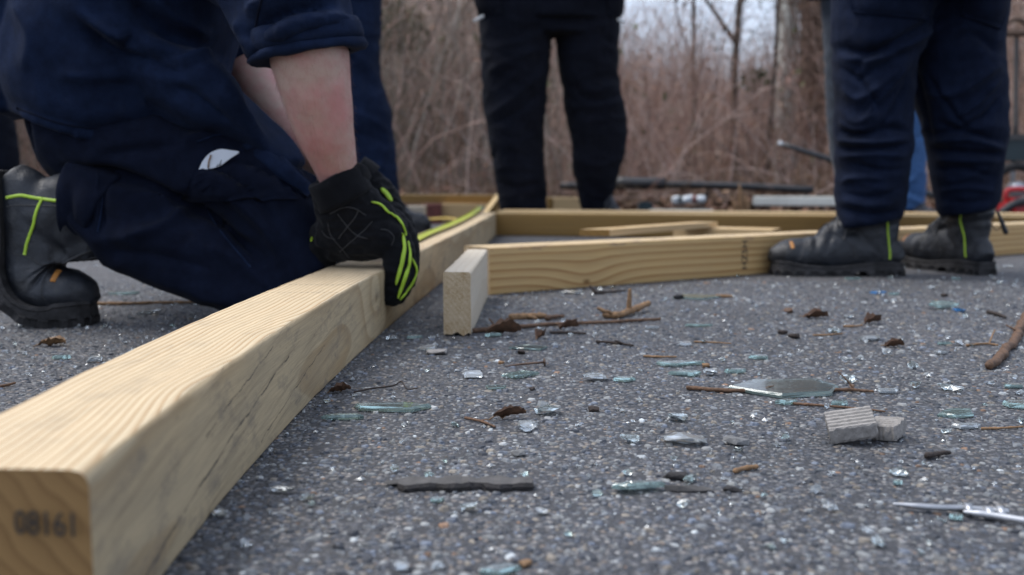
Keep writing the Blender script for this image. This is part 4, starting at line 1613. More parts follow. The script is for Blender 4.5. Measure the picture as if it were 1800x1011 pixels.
# the worker whose boots stand against the joist
gd = G(1480, 487)
DD = gd[1] + .040
hl = G(1597, 488.5)
hr = G(1726, 484.5)
legsD = [([(-60, 1470, 1640), (0, 1468, 1640), (60, 1464, 1625), (100, 1467, 1610), (160, 1469, 1603), (210, 1469, 1600), (250, 1470, 1602), (275, 1468, 1598), (300, 1472, 1594), (340, 1470, 1590), (378, 1472, 1584), (390, 1476, 1582)], 0.0),
         ([(-60, 1590, 1772), (0, 1596, 1768), (60, 1602, 1758), (100, 1606, 1758), (160, 1612, 1764), (210, 1624, 1766), (250, 1632, 1765), (280, 1636, 1763), (310, 1640, 1758), (340, 1645, 1754), (362, 1650, 1748), (372, 1654, 1746)], .05)]
foldsD = [([(1475, 85), (1530, 92), (1600, 60), (1650, 30)], -.016, 9), ([(1478, 100), (1540, 104), (1610, 68), (1660, 36)], .012, 9),
          ([(1500, 130), (1530, 95), (1590, 88)], -.012, 10), ([(1478, 150), (1510, 175), (1560, 140), (1600, 95)], .012, 10), ([(1505, 145), (1540, 120), (1596, 92)], -.009, 8),
          ([(1474, 190), (1505, 215), (1545, 195)], .009, 9),
          ([(1472, 232), (1510, 236), (1560, 225), (1598, 232)], -.014, 7), ([(1472, 246), (1530, 252), (1598, 246)], .012, 6), ([(1472, 262), (1540, 262), (1598, 252)], -.013, 6), ([(1474, 276), (1540, 270), (1594, 276)], .010, 7),
          ([(1476, 306), (1540, 330), (1588, 340)], .006, 10), ([(1478, 352), (1530, 362), (1584, 352)], .008, 8), ([(1478, 366), (1530, 378), (1580, 370)], -.008, 6),
          ([(1660, 80), (1710, 60), (1755, 95)], -.010, 9), ([(1625, 165), (1680, 165), (1720, 140), (1760, 112)], .012, 10), ([(1640, 210), (1690, 225), (1750, 190)], -.010, 9),
          ([(1640, 236), (1690, 232), (1762, 250)], -.013, 7), ([(1640, 250), (1700, 244), (1762, 262)], .012, 6), ([(1642, 264), (1700, 268), (1760, 272)], -.013, 6), ([(1645, 280), (1700, 282), (1758, 284)], .010, 7),
          ([(1660, 320), (1700, 312), (1750, 290)], .007, 10), ([(1655, 350), (1700, 356), (1748, 350)], -.006, 7)]
foldsD += [([(1480, 118), (1520, 150), (1548, 196)], -.009, 5), ([(1598, 110), (1560, 160), (1520, 205)], .010, 5), ([(1596, 140), (1570, 190), (1545, 224)], -.009, 5), ([(1476, 212), (1500, 228), (1540, 226)], .009, 5),
           ([(1500, 286), (1550, 300), (1592, 296)], -.008, 5), ([(1478, 322), (1510, 312), (1560, 316)], .008, 5), ([(1480, 338), (1530, 346), (1586, 332)], -.008, 5), ([(1630, 130), (1670, 190), (1700, 226)], -.009, 5),
           ([(1758, 140), (1720, 180), (1680, 206)], .010, 5), ([(1760, 170), (1730, 206), (1700, 222)], -.009, 5), ([(1650, 300), (1690, 296), (1745, 310)], -.008, 5), ([(1654, 336), (1700, 330), (1748, 336)], .008, 5), ([(1610, 120), (1622, 180), (1640, 250)], -.010, 7)]
D, OD, tsD = standing('worker in navy cargo trousers and black boots standing beside the grained joist', DD, legsD,
                      [(np.array([hl[0] + .006, DD + .004, 0]), (-1, .04), dict(side=1, seed=11, pull=True, tall=.185, scale=.925)),
                       (np.array([hr[0] + .012, DD - .002, 0]), (-.26, .966), dict(side=1, seed=12, tall=.185, scale=.95))],
                      M['navy_mid'], M['navy_light'], 1622, (-.8, .6), [(a_, b_ * 1.6, c_ * 1.15) for a_, b_, c_ in foldsD], jacket_hem=.62, seed=21, leg_flat=1.02, voxel=.0046, hem_flare=1.05, noise=.0030, torso_w=.185,
                      pockets=(('cargo_pocket', [(1490, -30), (1640, -30), (1630, 34), (1500, 22)], .014, None), ('cargo_pocket', [(1700, -40), (1778, -40), (1756, 52), (1690, 28)], .018, None)))
# drawcord hanging at the far cuff
P = np.array([W(1752, 372, DD), W(1757, 380, DD), W(1764, 398, DD), W(1768, 408, DD)])
V, F = tube(P, np.array([.0022, .0035, .0055, .006]), 10, seg=12, round_cap=True)
obj('drawcord', V, F, M['black_plastic'], OD, D)
P = np.array([W(1748, 380, DD), W(1744, 396, DD), W(1752, 404, DD), W(1760, 398, DD)])
V, F = tube(P, np.full(4, .0012), 8, seg=14)
obj('cord_loop', V, F, M['twig'], OD, D)

# black trousers behind the crosspiece
DC = 4.42
legsC = [([(-60, 836, 980), (0, 840, 976), (30, 842, 974), (60, 844, 970), (100, 846, 966), (150, 848, 962), (200, 852, 958), (240, 858, 955), (290, 868, 956), (330, 874, 960), (365, 880, 962), (384, 884, 962)], 0),
         ([(-60, 962, 1096), (0, 966, 1092), (30, 970, 1090), (60, 976, 1088), (100, 982, 1086), (150, 988, 1088), (200, 996, 1098), (240, 1005, 1102), (290, 1006, 1092), (330, 1014, 1080), (365, 1022, 1068), (384, 1024, 1066)], .04)]
foldsC = [([(852, 130), (890, 110), (940, 90)], .014, 9), ([(856, 205), (900, 175), (950, 130)], .014, 9), ([(860, 222), (910, 196), (955, 160)], -.012, 8), ([(868, 300), (900, 292), (950, 300)], .012, 8), ([(872, 318), (910, 330), (955, 320)], -.012, 7),
          ([(985, 90), (1040, 80), (1085, 70)], -.010, 8), ([(1000, 120), (1040, 160), (1080, 150)], .014, 9), ([(1005, 150), (1040, 178), (1095, 166)], -.012, 7), ([(1000, 190), (1050, 186), (1098, 176)], .012, 7), ([(1010, 280), (1050, 290), (1090, 280)], .010, 8)]
C_, OC, tsC = standing('worker in black trousers standing behind the treated crosspiece', DC, legsC,
                       [(G(905, 318 + CAM_H * FOC / DC) + [0, .10, 0], (.15, -1), dict(seed=13, scale=1.0, detail=False)), (G(1050, 318 + CAM_H * FOC / DC) + [0, .12, 0], (.35, -1), dict(seed=14, detail=False))],
                       M['black_cloth'], M['black_cloth'], 968, (0, -1), foldsC, jacket_hem=.885, seed=31, voxel=.008, noise=.005, torso_w=.245,
                       pockets=(('pouch', [(828, -40), (880, -40), (884, 24), (842, 26)], .03, None), ('pouch', [(1066, -40), (1094, -40), (1094, 28), (1068, 26)], .02, None)))
for nm, a, b in (('pen', (832, 38), (850, 28)), ('pen', (1086, 34), (1098, 40))):
    P = np.array([W(*a, DC - .16), W(*b, DC - .15)])
    V, F = tube(P, np.array([.006, .006]), 8)
    o = obj(nm, V, F, M['white_plastic'], OC, C_)

# navy leg behind the kneeling worker
DB = 4.15
gy = 318 + CAM_H * FOC / DB
legsB = [([(-60, 540, 676), (0, 548, 670), (60, 552, 668), (110, 556, 666), (160, 560, 672), (200, 564, 688), (240, 570, 690), (270, 576, 696), (310, 584, 698), (345, 592, 702), (372, 600, 700)], 0),
         ([(-60, 430, 560), (0, 432, 556), (100, 440, 552), (200, 446, 550), (300, 452, 548), (372, 458, 546)], .16)]
foldsB = [([(600, 190), (650, 210), (690, 236)], .012, 9), ([(610, 236), (650, 240), (694, 262)], -.012, 8), ([(610, 300), (650, 290), (698, 300)], .010, 8), ([(600, 80), (640, 110), (668, 150)], .012, 10)]
standing('worker in navy trousers and grey boots standing behind the gloved hands', DB, legsB,
         [(G(648, gy) + [0, .05, 0], (.80, -.60), dict(seed=15, scale=1.0, detail=False)), (G(510, gy) + [0, .16, 0], (.3, -1), dict(seed=16, detail=False))],
         M['navy_light'], M['navy_light'], 556, (.5, -.8), foldsB, jacket_hem=.90, seed=41, voxel=.008, torso_w=.20)

# blue jeans further back, between the legs of the worker with the boots
DE = 4.9
legsE = [([(-60, 1480, 1570), (0, 1484, 1566), (100, 1490, 1562), (200, 1494, 1560), (300, 1496, 1556), (380, 1500, 1556)], .05),
         ([(-60, 1556, 1648), (0, 1560, 1644), (100, 1566, 1640), (200, 1570, 1630), (260, 1568, 1628), (310, 1566, 1626), (340, 1564, 1625), (368, 1566, 1622)], 0)]
foldsE = [([(1560, 300), (1595, 320), (1622, 300)], .014, 8), ([(1560, 336), (1595, 345), (1622, 360)], .014, 7)]
standing('person in blue jeans seen between the legs of the worker in boots', DE, legsE,
         [(G(1596, 318 + CAM_H * FOC / DE) + [0, .10, 0], (.1, -1), dict(seed=17, detail=False)), (G(1528, 318 + CAM_H * FOC / DE) + [0, .15, 0], (-.2, -1), dict(seed=18, detail=False))],
         M['denim'], M['grey_cloth'], 1566, (0, -1), foldsE, jacket_hem=1.05, seed=51, voxel=.009, torso_w=.17)

# slate grey trousers just beyond, one edge showing
DF = 3.5
legsF = [([(-60, 1440, 1540), (0, 1447, 1540), (100, 1452, 1540), (200, 1456, 1540), (260, 1461, 1538), (320, 1470, 1536), (372, 1478, 1530)], 0),
         ([(-60, 1470, 1556), (0, 1476, 1556), (200, 1480, 1550), (372, 1486, 1546)], .20)]
standing('worker in slate grey trousers mostly hidden behind the worker in boots', DF, legsF,
         [(G(1520, 318 + CAM_H * FOC / DF) + [0, .03, 0], (.35, 1), dict(seed=19, detail=False, scale=.95)), (G(1525, 318 + CAM_H * FOC / (DF + .2)), (.2, 1), dict(seed=20, detail=False, scale=.95))],
         M['grey_cloth'], M['grey_cloth'], 1502, (.2, 1), (), jacket_hem=.90, seed=61, voxel=.009, torso_w=.17)

# dark trouser leg at the far edge behind the kneeling worker
DG = 4.3
legsG = [([(-60, -60, 40), (100, -62, 36), (190, -60, 20), (240, -60, 26), (290, -58, 30), (372, -52, 24)], 0),
         ([(-60, -170, -70), (100, -170, -74), (290, -166, -76), (372, -160, -80)], .1)]
standing('worker in dark trousers at the edge of the scene behind the upturned boot', DG, legsG,
         [(G(-16, 318 + CAM_H * FOC / DG) + [0, .08, 0], (.2, -1), dict(seed=23, detail=False)), (G(-120, 318 + CAM_H * FOC / DG) + [0, .12, 0], (-.2, -1), dict(seed=24, detail=False))],
         M['black_cloth'], M['black_cloth'], -64, (.2, -1), (), jacket_hem=.90, seed=71, voxel=.009)

# ------------------------------------------------------------------ the kneeling worker
def pt(rows_):
    """rows (px, py, distance, half width px, half depth in m or None) -> centres, radii"""
    P = np.array([W(a, b, d) for a, b, d, *_ in rows_])
    R = np.array([[w * d / FOC, (h if h else w * d / FOC)] for _, _, d, w, h in rows_])
    return P, R


AO = np.array([*W(240, 500, 1.56)[:2], 0])
near_shin = pt([(158, 356, 1.53, 60, .058), (230, 395, 1.53, 78, .068), (320, 435, 1.53, 78, .070), (410, 470, 1.53, 72, .070), (480, 500, 1.53, 66, .066), (520, 508, 1.53, 54, .055)])
near_thigh = pt([(120, 235, 1.60, 72, .10), (200, 262, 1.585, 84, .10), (290, 290, 1.575, 88, .095), (380, 318, 1.565, 84, .09), (450, 350, 1.555, 82, .085), (500, 400, 1.545, 72, .075), (520, 450, 1.54, 66, .068), (518, 500, 1.535, 56, .06)])
far_thigh = pt([(150, 225, 1.82, 80, .09), (300, 245, 1.86, 80, .085), (420, 262, 1.90, 74, .08), (500, 290, 1.93, 64, .075)])
far_shin = pt([(500, 292, 1.93, 58, .065), (482, 380, 1.98, 50, .06), (462, 455, 2.02, 44, .05)])

# body: one figure, forearms bare
arm_near = pt([(330, -250, 1.44, 70, None), (450, -90, 1.40, 62, None), (528, 20, 1.375, 58, None), (543, 78, 1.375, 66, .050), (545, 105, 1.377, 68, .050), (556, 160, 1.39, 62, .047), (569, 220, 1.41, 53, .041), (581, 262, 1.43, 45, .035), (592, 300, 1.447, 37, .029), (602, 330, 1.46, 35, .027), (618, 372, 1.47, 46, .022), (628, 410, 1.48, 52, .020)])
arm_far = pt([(330, -220, 1.86, 66, None), (385, -60, 1.84, 64, None), (412, 60, 1.80, 52, None), (440, 125, 1.77, 44, None), (490, 205, 1.73, 37, None), (545, 268, 1.69, 31, None), (606, 306, 1.66, 26, None), (650, 330, 1.65, 28, None), (680, 368, 1.65, 30, .018)])
torso = pt([(170, 215, 1.68, 105, .13), (190, 140, 1.68, 140, .15), (230, 20, 1.67, 160, .16), (285, -120, 1.66, 165, .18), (340, -230, 1.65, 130, .20), (380, -285, 1.65, 60, .07)])
parts = [tube(*arm_near, n=22, seg=46, round_cap=True), tube(*arm_far, n=18, seg=36, round_cap=True), tube(*torso, n=24, seg=20)]
for (P, R), k in ((near_shin, .72), (near_thigh, .74), (far_thigh, .74), (far_shin, .7)):
    parts.append(tube(P, R * k, 16, seg=16))
parts.append(tube(*pt([(140, 352, 1.53, 30, .035), (90, 362, 1.53, 24, .030), (78, 440, 1.53, 24, .026), (92, 500, 1.53, 22, .024)]), n=14, seg=12))
parts.append(tube(np.array([W(462, 455, 2.02), W(455, 475, 2.02) * [1, 1, 0] + [0, 0, .06], W(470, 470, 2.0) * [1, 1, 0] + [.06, 0, .045]]), np.array([.032, .036, .03]), 12, seg=8))
parts += head_parts(W(405, -320, 1.64), 1.8, (.85, -.35, 0))
parts += hand_parts(W(668, 352, 1.65), (.25, .1, -1), (0, 1, 0), .85)
V, F = fuse(parts, .0048, 5)
V = V + normals(V, F) * (.0009 * vnoise(V, 38, 3) + .0004 * vnoise(V, 110, 4))[:, None]
V = creases(V, F, [([(508, 118), (530, 170), (560, 238), (582, 290)], .0022, 7), ([(600, 100), (606, 170), (610, 240), (612, 296)], .0018, 8), ([(560, 130), (580, 190), (592, 250)], -.0020, 16), ([(590, 268), (594, 290), (598, 315)], .0022, 4), ([(604, 262), (606, 290), (606, 312)], .0018, 4), ([(575, 296), (592, 303), (618, 297)], -.0016, 3)], 0, (10, 10, 10), 7, .0004)
A = obj('person', V, F, M['skin'], AO)
tag(A, 'kneeling worker in navy uniform with sleeves rolled up gripping the post', 'person')

# fine hair on the bare forearm
r = np.random.default_rng(5)
Nn_ = normals(V, F)
ok = np.where((V[:, 0] > W(470, 100, 1.4)[0]) & (V[:, 0] < W(640, 200, 1.4)[0]) & (V[:, 2] > W(0, 292, 1.4)[2]) & (V[:, 2] < W(0, 95, 1.4)[2]) & (V[:, 1] < 1.52))[0]
pk = r.choice(ok, 1100)
Vh, Fh, sh_, _ = twigs(V[pk], Nn_[pk] * .45 + np.array([.25, -.05, -.85]) + r.normal(0, .18, (len(pk), 3)), r.uniform(.005, .012, len(pk)), np.full(len(pk), .00008), .05, 3, .1, 3, r)
tag(obj('arm_hair', Vh, Fh, M['twig_tan'], AO, A), kind='stuff')

# trousers
tp_ = [tube(*near_shin, n=26, seg=26), tube(*near_thigh, n=28, seg=30), tube(*far_thigh, n=22, seg=18), tube(*far_shin, n=20, seg=18),
       tube(*pt([(95, 232, 1.63, 66, .10), (150, 205, 1.68, 95, .15), (200, 150, 1.70, 110, .14)]), n=24, seg=10)]
V, F = fuse(tp_, .0052, 7)
foldsA = [([(112, 292), (200, 302), (300, 340), (400, 400), (460, 460)], -.016, 8),
          ([(176, 296), (174, 350), (168, 404)], .006, 5), ([(184, 300), (182, 350), (176, 410)], -.006, 5),
          ([(200, 420), (280, 400), (340, 360)], .009, 10), ([(180, 440), (280, 450), (380, 480)], -.006, 10), ([(270, 330), (310, 380), (350, 400)], .007, 10),
          ([(330, 300), (400, 340), (470, 400), (500, 460)], .010, 9), ([(350, 290), (430, 330), (500, 400)], -.008, 8),
          ([(300, 255), (380, 240), (470, 262)], .008, 9), ([(180, 270), (260, 262), (330, 250)], -.008, 9), ([(430, 262), (480, 290), (540, 330)], .009, 7), ([(420, 280), (480, 312), (540, 350)], -.008, 7),
          ([(350, 430), (420, 460), (480, 520)], .007, 10), ([(250, 480), (340, 510), (420, 530)], .005, 9)]
V = creases(V, F, [(a_, b_ * 1.8, c_ * 1.3) for a_, b_, c_ in foldsA], .0075, (13, 13, 13), 81)
V[:, 2] = np.maximum(V[:, 2], .003)
trA = obj('trousers', V, F, M['navy'], AO, A)
tsA = Surf(V, F)
# wide turned cuff over the boot
P, R = pt([(122, 347, 1.525, 57, .058), (136, 348, 1.526, 59, .060), (154, 351, 1.528, 62, .062), (174, 357, 1.529, 65, .064), (196, 368, 1.529, 66, .064)])
V, F = tube(P, R + .003, 40, seg=16)
V = creases(V, F, [([(120, 300), (126, 350), (122, 400)], -.004, 7), ([(150, 310), (152, 360), (146, 410)], .003, 8)], .0028, (16, 16, 16), 83)
obj('cuff', V, F, M['navy'], AO, trA)
# pocket with its open mouth
V, F = patch(tsA, [(318, 352), (352, 292), (452, 262), (520, 352)], 16, 12, .003, .003, .006, 1.5)
obj('cargo_pocket', V, F, M['navy'], AO, trA)
V, F = patch(tsA, [(424, 258), (470, 252), (552, 336), (536, 350)], 16, 6, .004, .002, .006, 1.5)
obj('pocket_flap', V, F, M['navy_light'], AO, trA)
for ln in ([(176, 298), (180, 350), (172, 408)], [(350, 300), (370, 380), (440, 470)], [(345, 250), (400, 236), (470, 262), (540, 318)]):
    P, Nn = lay_line(tsA, ln, 30, .0004, True, 1.5)
    V, F = strip(P, Nn, .0016, .0012)
    obj('seam', V, F, M['navy_light'], AO, trA)

# the white card in the pocket
c0 = W(386, 284, 1.462)
card = empty('white_card', c0)
tag(card, 'white card sticking out of the kneeling worker\'s trouser pocket', 'card')
out = spline(np.array([(349, 299), (356, 284), (368, 270), (386, 262.5), (404, 264), (420, 267.5), (404, 279), (386, 292), (366, 297), (349, 299)], float), 50)[:-1]
l0, n0 = tsA.seen(380, 286)
dcard = (l0 if l0 is not None else W(386, 284, 1.49))[1] - .016
Vt = np.array([W(x, y, dcard + .00010 * (y - 300) * -0.6) for x, y in out])
n = len(Vt)
V = np.vstack([Vt, Vt + [0, .0015, 0]])
F = [list(range(n))[::-1], [n + i for i in range(n)]] + [[i, (i + 1) % n, n + (i + 1) % n, n + i] for i in range(n)]
obj('card', V, F, M['white_card'], c0, card, smooth=False)
for ln in ([(386, 292), (389, 281)], [(381, 293), (384, 288)]):
    P = np.array([W(a, b, dcard - .0005) for a, b in ln])
    V, F = tube(P, np.array([.0007, .0003]), 6)
    obj('pen_mark', V, F, M['ink'], c0, card)
P = np.array([W(a, b, dcard - .0005) for a, b in ((371, 272), (367, 284), (366, 296))])
V, F = tube(P, np.array([.0011, .0011, .0011]), 6)
obj('edge_stripe', V, F, M['twig_tan'], c0, card)

# boot of the near leg, standing on its toe; the ball of the foot bends
toe = G(176, 566)
Yb = 1.53
bo = boot(A, AO, (toe[0] - .315 * .985, Yb, 0.0), (1, -.02), scale=.985, bend=math.radians(87), side=-1, tall=.125, t_piping=True, seed=91)
boot(A, AO, np.array([*W(395, 480, 2.03)[:2], 0]), (1, .02), side=-1, seed=92, detail=False)

# jacket: trunk, skirt draped over the thigh, far sleeve, near sleeve
jt = [tube(*pt([(172, 232, 1.64, 128, .165), (182, 190, 1.64, 160, .175), (200, 110, 1.63, 182, .18), (235, 0, 1.62, 180, .185), (285, -120, 1.62, 180, .20), (340, -230, 1.63, 150, .22), (385, -290, 1.64, 70, .09)]), n=36, seg=34),
      tube(*pt([(60, 205, 1.66, 30, .12), (60, 120, 1.66, 66, .14), (80, 0, 1.64, 120, .15), (130, -120, 1.64, 150, .17), (220, -230, 1.64, 120, .16)]), n=30, seg=18),
      tube(*pt([(230, 120, 1.60, 90, .15), (310, 165, 1.575, 66, .13), (390, 205, 1.565, 48, .11), (450, 240, 1.56, 34, .09), (520, 292, 1.56, 20, .06)]), n=26, seg=22),
      tube(*pt([(330, -220, 1.86, 100, None), (385, -60, 1.84, 92, None), (415, 70, 1.80, 66, None)]), n=22, seg=16),
      tube(*pt([(300, -260, 1.50, 110, .12), (390, -140, 1.46, 112, .10), (470, -50, 1.42, 100, .082), (512, 20, 1.385, 95, .072), (532, 78, 1.375, 90, .068)]), n=32, seg=26)]
V, F = fuse(jt, .0056, 6)
foldsJ = [([(128, 10), (170, 42), (205, 64), (250, 82), (300, 110), (350, 116), (388, 140), (420, 185)], .020, 13),
          ([(140, 40), (190, 80), (230, 96), (290, 118), (345, 130)], -.014, 10),
          ([(205, 68), (240, 76), (275, 100), (320, 112)], -.020, 9),
          ([(330, 124), (370, 150), (405, 185), (470, 240)], .014, 11), ([(300, 150), (350, 175), (400, 215)], -.010, 10),
          ([(100, 130), (170, 134), (230, 132)], .006, 10), ([(20, 196), (100, 226), (180, 236), (300, 232)], .008, 6),
          ([(230, 0), (270, 40), (330, 80)], -.010, 10), ([(260, -10), (310, 30), (360, 60)], .010, 10), ([(30, 0), (60, 60), (50, 130)], .006, 16),
          ([(440, 70), (470, 40), (520, 18), (590, 10)], -.012, 8), ([(470, 62), (520, 40), (580, 30), (612, 40)], .010, 8), ([(430, 20), (470, 0), (540, -20)], .010, 10), ([(440, -10), (500, -25), (570, -20)], -.008, 8),
          ([(420, 30), (428, 60), (440, 80)], .008, 6)]
V = creases(V, F, [(a_, b_ * 2.3, c_ * 1.55) for a_, b_, c_ in foldsJ], .0085, (12, 12, 9), 85)
ja = obj('jacket', V, F, M['navy_light'], AO, A)
js = Surf(V, F)
for ln in ([(30, 190), (110, 218), (200, 228), (300, 224)], [(462, -10), (452, 30), (448, 66)]):
    P, Nn = lay_line(js, ln, 30, .0004, True, 1.5)
    V, F = strip(P, Nn, .0017, .0012)
    obj('seam', V, F, M['navy'], AO, ja)
# rolled cuffs: a thick band with layered edges
def rolled(cl, y_depth, ax, ay, az, thick, tall, name, seed, par, tilt):
    """band round the arm: cl centre pixel, tilt vector of the arm in picture"""
    c = W(*cl, y_depth)
    t = np.array([tilt[0], tilt[2], -tilt[1]], float)
    t /= np.linalg.norm(t)
    P, R = [], []
    for k, (s, e) in enumerate(((-1, -.012), (-.9, .001), (-.5, .005), (0, .006), (.35, .0045), (.40, .0015), (.46, .004), (.8, .0055), (.97, .002), (1.0, -.006), (.9, -.016))):
        P.append(c + t * s * tall)
        R.append((ax + e * thick, ay + e * thick))
    P, R = np.array(P), np.array(R)
    n = 48
    u = np.array([1., 0, 0]) - t * t[0]
    u /= np.linalg.norm(u)
    w = np.cross(t, u)
    a = np.arange(n) * 2 * math.pi / n
    V = np.concatenate([p + np.outer(np.cos(a) * r[0], u) + np.outer(np.sin(a) * r[1], w) for p, r in zip(P, R)])
    F = [[i * n + j, (i + 1) * n + j, (i + 1) * n + (j + 1) % n, i * n + (j + 1) % n] for i in range(len(P) - 1) for j in range(n)]
    F = [f[::-1] for f in F]
    V = V + normals(V, F) * (.0045 * vnoise(V, 26, seed) + .002 * vnoise(V * np.array([1, 1, 2.2]), 60, seed + 1))[:, None]
    return obj(name, V, F, M['navy_light'], AO, par)


rolled((536, 70), 1.375, .073, .066, 0, 1.0, .021, 'rolled_cuff', 87, ja, (.16, 1.0, .05))
rolled((424, 92), 1.79, .060, .056, 0, 1.0, .020, 'rolled_cuff', 88, ja, (.42, 1.0, -.1))
hair = ball(W(405, -320, 1.64) + np.array([-.012, 0, .17]), (.088, .098, .105))
Vh, Fh = hair
Vh[:, 2] = np.maximum(Vh[:, 2], W(405, -320, 1.64)[2] + .16)
obj('hair', Vh, Fh, M['twig_dark'], AO, A)

# ------------------------------------------------------------------ gloves
def glove(parts, voxel, smooth, seed, origin, parent, noise=.0019):
    V, F = fuse(parts, voxel, smooth)
    N = normals(V, F)
    r = 1 - 2 * np.abs(vnoise(V * np.array([1, 1, 1.4]), 55, seed))
    V = V + N * (noise * r + .0006 * vnoise(V, 170, seed + 1))[:, None]
    return V, F


gp = [tube(*pt([(598, 326, 1.455, 50, .040), (604, 346, 1.462, 54, .039), (616, 372, 1.468, 64, .036), (626, 396, 1.475, 76, .034), (632, 418, 1.482, 80, .032), (634, 434, 1.49, 66, .024)]), n=30, seg=26),
      tube(*pt([(590, 420, 1.50, 40, .034), (630, 414, 1.487, 44, .040), (676, 412, 1.477, 42, .044)]), n=20, hint=(0, 0, 1), seg=14, round_cap=True),
      tube(*pt([(590, 402, 1.490, 36, .030), (570, 430, 1.505, 34, .026), (558, 458, 1.525, 29, .022), (550, 488, 1.545, 24, .018), (548, 520, 1.565, 18, .014)]), n=16, seg=20, round_cap=True)]
for k, (dx, dy, dz) in enumerate(((0, 0, 0), (10, -5, .024), (17, -13, .048), (16, -26, .070))):
    gp.append(tube(*pt([(668 + dx, 405 + dy, 1.468 + dz, 28, .018), (690 + dx, 432 + dy, 1.462 + dz, 25, .0165), (698 + dx, 468 + dy, 1.460 + dz, 23, .0145), (695 + dx, 500 + dy, 1.460 + dz, 21, .0135), (688 + dx * .9, 524 + dy, 1.461 + dz, 17.5, .012)]), n=16, seg=22, round_cap=True))
V, F = glove(gp, .0023, 4, 101, AO, A)
gn = obj('glove', V, F, M['glove'], AO, A)
gs = Surf(V, F)
# cuff band with open flared mouth
c = W(592, 322, 1.45)
t = np.array([.44, .16, -.88]); t /= np.linalg.norm(t)
axu = np.array([.93, .0, .37]); axu -= t * axu.dot(t); axu /= np.linalg.norm(axu)
axw = np.cross(t, axu)
n = 44
aa = np.arange(n) * 2 * math.pi / n
rows_ = [(-.010, .0335, .030), (-.014, .0360, .033), (-.012, .0385, .036), (-.002, .0400, .037), (.010, .0405, .0375), (.020, .0410, .038), (.026, .041, .037), (.028, .037, .033)]
V = np.concatenate([c + t * s + np.outer(np.cos(aa) * a_, axu) + np.outer(np.sin(aa) * b_, axw) for s, a_, b_ in rows_])
F = [[i * n + j, i * n + (j + 1) % n, (i + 1) * n + (j + 1) % n, (i + 1) * n + j] for i in range(len(rows_) - 1) for j in range(n)]
V = V + (.0018 * vnoise(V, 60, 5))[:, None] * normals(V, F)
obj('wrist_band', V, F, M['glove'], AO, gn)
V, F = box(c + axu * -.020 + axw * .0 + t * .004 + np.array([0, -.040, 0]), (.030, .006, .020), 0)
# velcro tab at the far edge of the cuff
P = np.array([W(628, 300, 1.44), W(640, 306, 1.45), W(648, 322, 1.47)])
V, F = strip(spline(P, 12), np.tile([.5, -.8, .3], (12, 1)), .0125, .004)
obj('wrist_tab', V, F, M['glove'], AO, gn)
# worn palm patch and its stitched arcs
q = lambda x, y: (520 + x / 3.4875, 270 + y / 3.4875)
st_lines = [[q(160, 470), q(190, 510), q(240, 522)], [q(385, 345), q(360, 395), q(300, 470), q(262, 520)], [q(255, 370), q(310, 440), q(370, 500), q(440, 520)], [q(470, 415), q(420, 470), q(340, 540), q(270, 600)],
            [q(195, 420), q(215, 500), q(280, 580), q(330, 640)], [q(210, 370), q(290, 330), q(370, 340), q(430, 380)], [q(430, 210), q(300, 260), q(180, 350)], [q(585, 560), q(600, 510), q(560, 470), q(520, 465)]]
for ln in st_lines:
    P, Nn = lay_line(gs, ln, 24, .0006, True, 1.46)
    V, F = strip(P, Nn, .0006, .0005)
    obj('stitching', V, F, M['stitch'], AO, gn)
lime = [([q(460, 297), q(510, 312), q(555, 352), q(572, 372)], 2.6), ([q(570, 366), q(615, 392), q(645, 430), q(664, 478), q(668, 505)], 3.0),
        ([q(648, 488), q(662, 560), q(655, 640), q(632, 740), q(614, 800)], 4.6), ([q(682, 538), q(695, 620), q(685, 700), q(650, 810), q(624, 882)], 4.8),
        ([q(706, 640), q(736, 712), q(712, 790), q(672, 850), q(636, 890)], 3.4)]
for ln, w in lime:
    P, Nn = lay_line(gs, ln, 30, .0012, True, 1.46)
    k = np.sin(np.linspace(0, math.pi, 30)) ** .35 * .75 + .25
    V, F = strip(P, Nn, w * .85 * k * 1.46 / FOC, .0022)
    obj('lime_trim', V, F, M['lime'], AO, gn)
for ln in ([q(104, 512), q(100, 540)], [q(80, 608), q(74, 628)], [q(46, 680), q(43, 720), q(42, 748)]):
    P, Nn = lay_line(gs, ln, 8, .0012, True, 1.53)
    V, F = strip(P, Nn, .0020, .0016)
    obj('lime_trim', V, F, M['lime'], AO, gn)

# the other glove, behind
fp = [tube(*pt([(640, 318, 1.655, 30, .034), (660, 345, 1.655, 36, .034), (682, 380, 1.655, 34, .03), (688, 405, 1.66, 28, .026)]), n=22, seg=18, round_cap=True)]
for k, (dx, dy, dz) in enumerate(((8, 0, -.03), (12, 2, -.01), (12, 2, .012), (8, -3, .032))):
    fp.append(tube(*pt([(686 + dx * .5, 385 + dy, 1.655 + dz, 18, .014), (702 + dx * .5, 410 + dy, 1.655 + dz, 15, .012), (704 + dx * .4, 432 + dy, 1.66 + dz, 13, .011)]), n=12, seg=14, round_cap=True))
fp.append(tube(*pt([(652, 365, 1.63, 18, .016), (640, 395, 1.62, 16, .014), (632, 420, 1.62, 13, .012)]), n=12, seg=12, round_cap=True))
V, F = glove(fp, .003, 4, 111, AO, A)
gf = obj('glove', V, F, M['glove'], AO, A)
fs = Surf(V, F)
for ln, w in (([q(520, 214), q(556, 250), q(584, 292)], 5.0), ([q(592, 308), q(606, 345), q(618, 392)], 4.4)):
    P, Nn = lay_line(fs, ln, 14, .0014, True, 1.62)
    V, F = strip(P, Nn, w * 1.62 / FOC * (np.sin(np.linspace(0, math.pi, 14)) ** .35 * .75 + .25), .0022)
    obj('lime_trim', V, F, M['lime'], AO, gf)
P, Rr = pt([(622, 304, 1.652, 34, .036), (634, 312, 1.654, 35, .037), (648, 322, 1.656, 35, .037)])
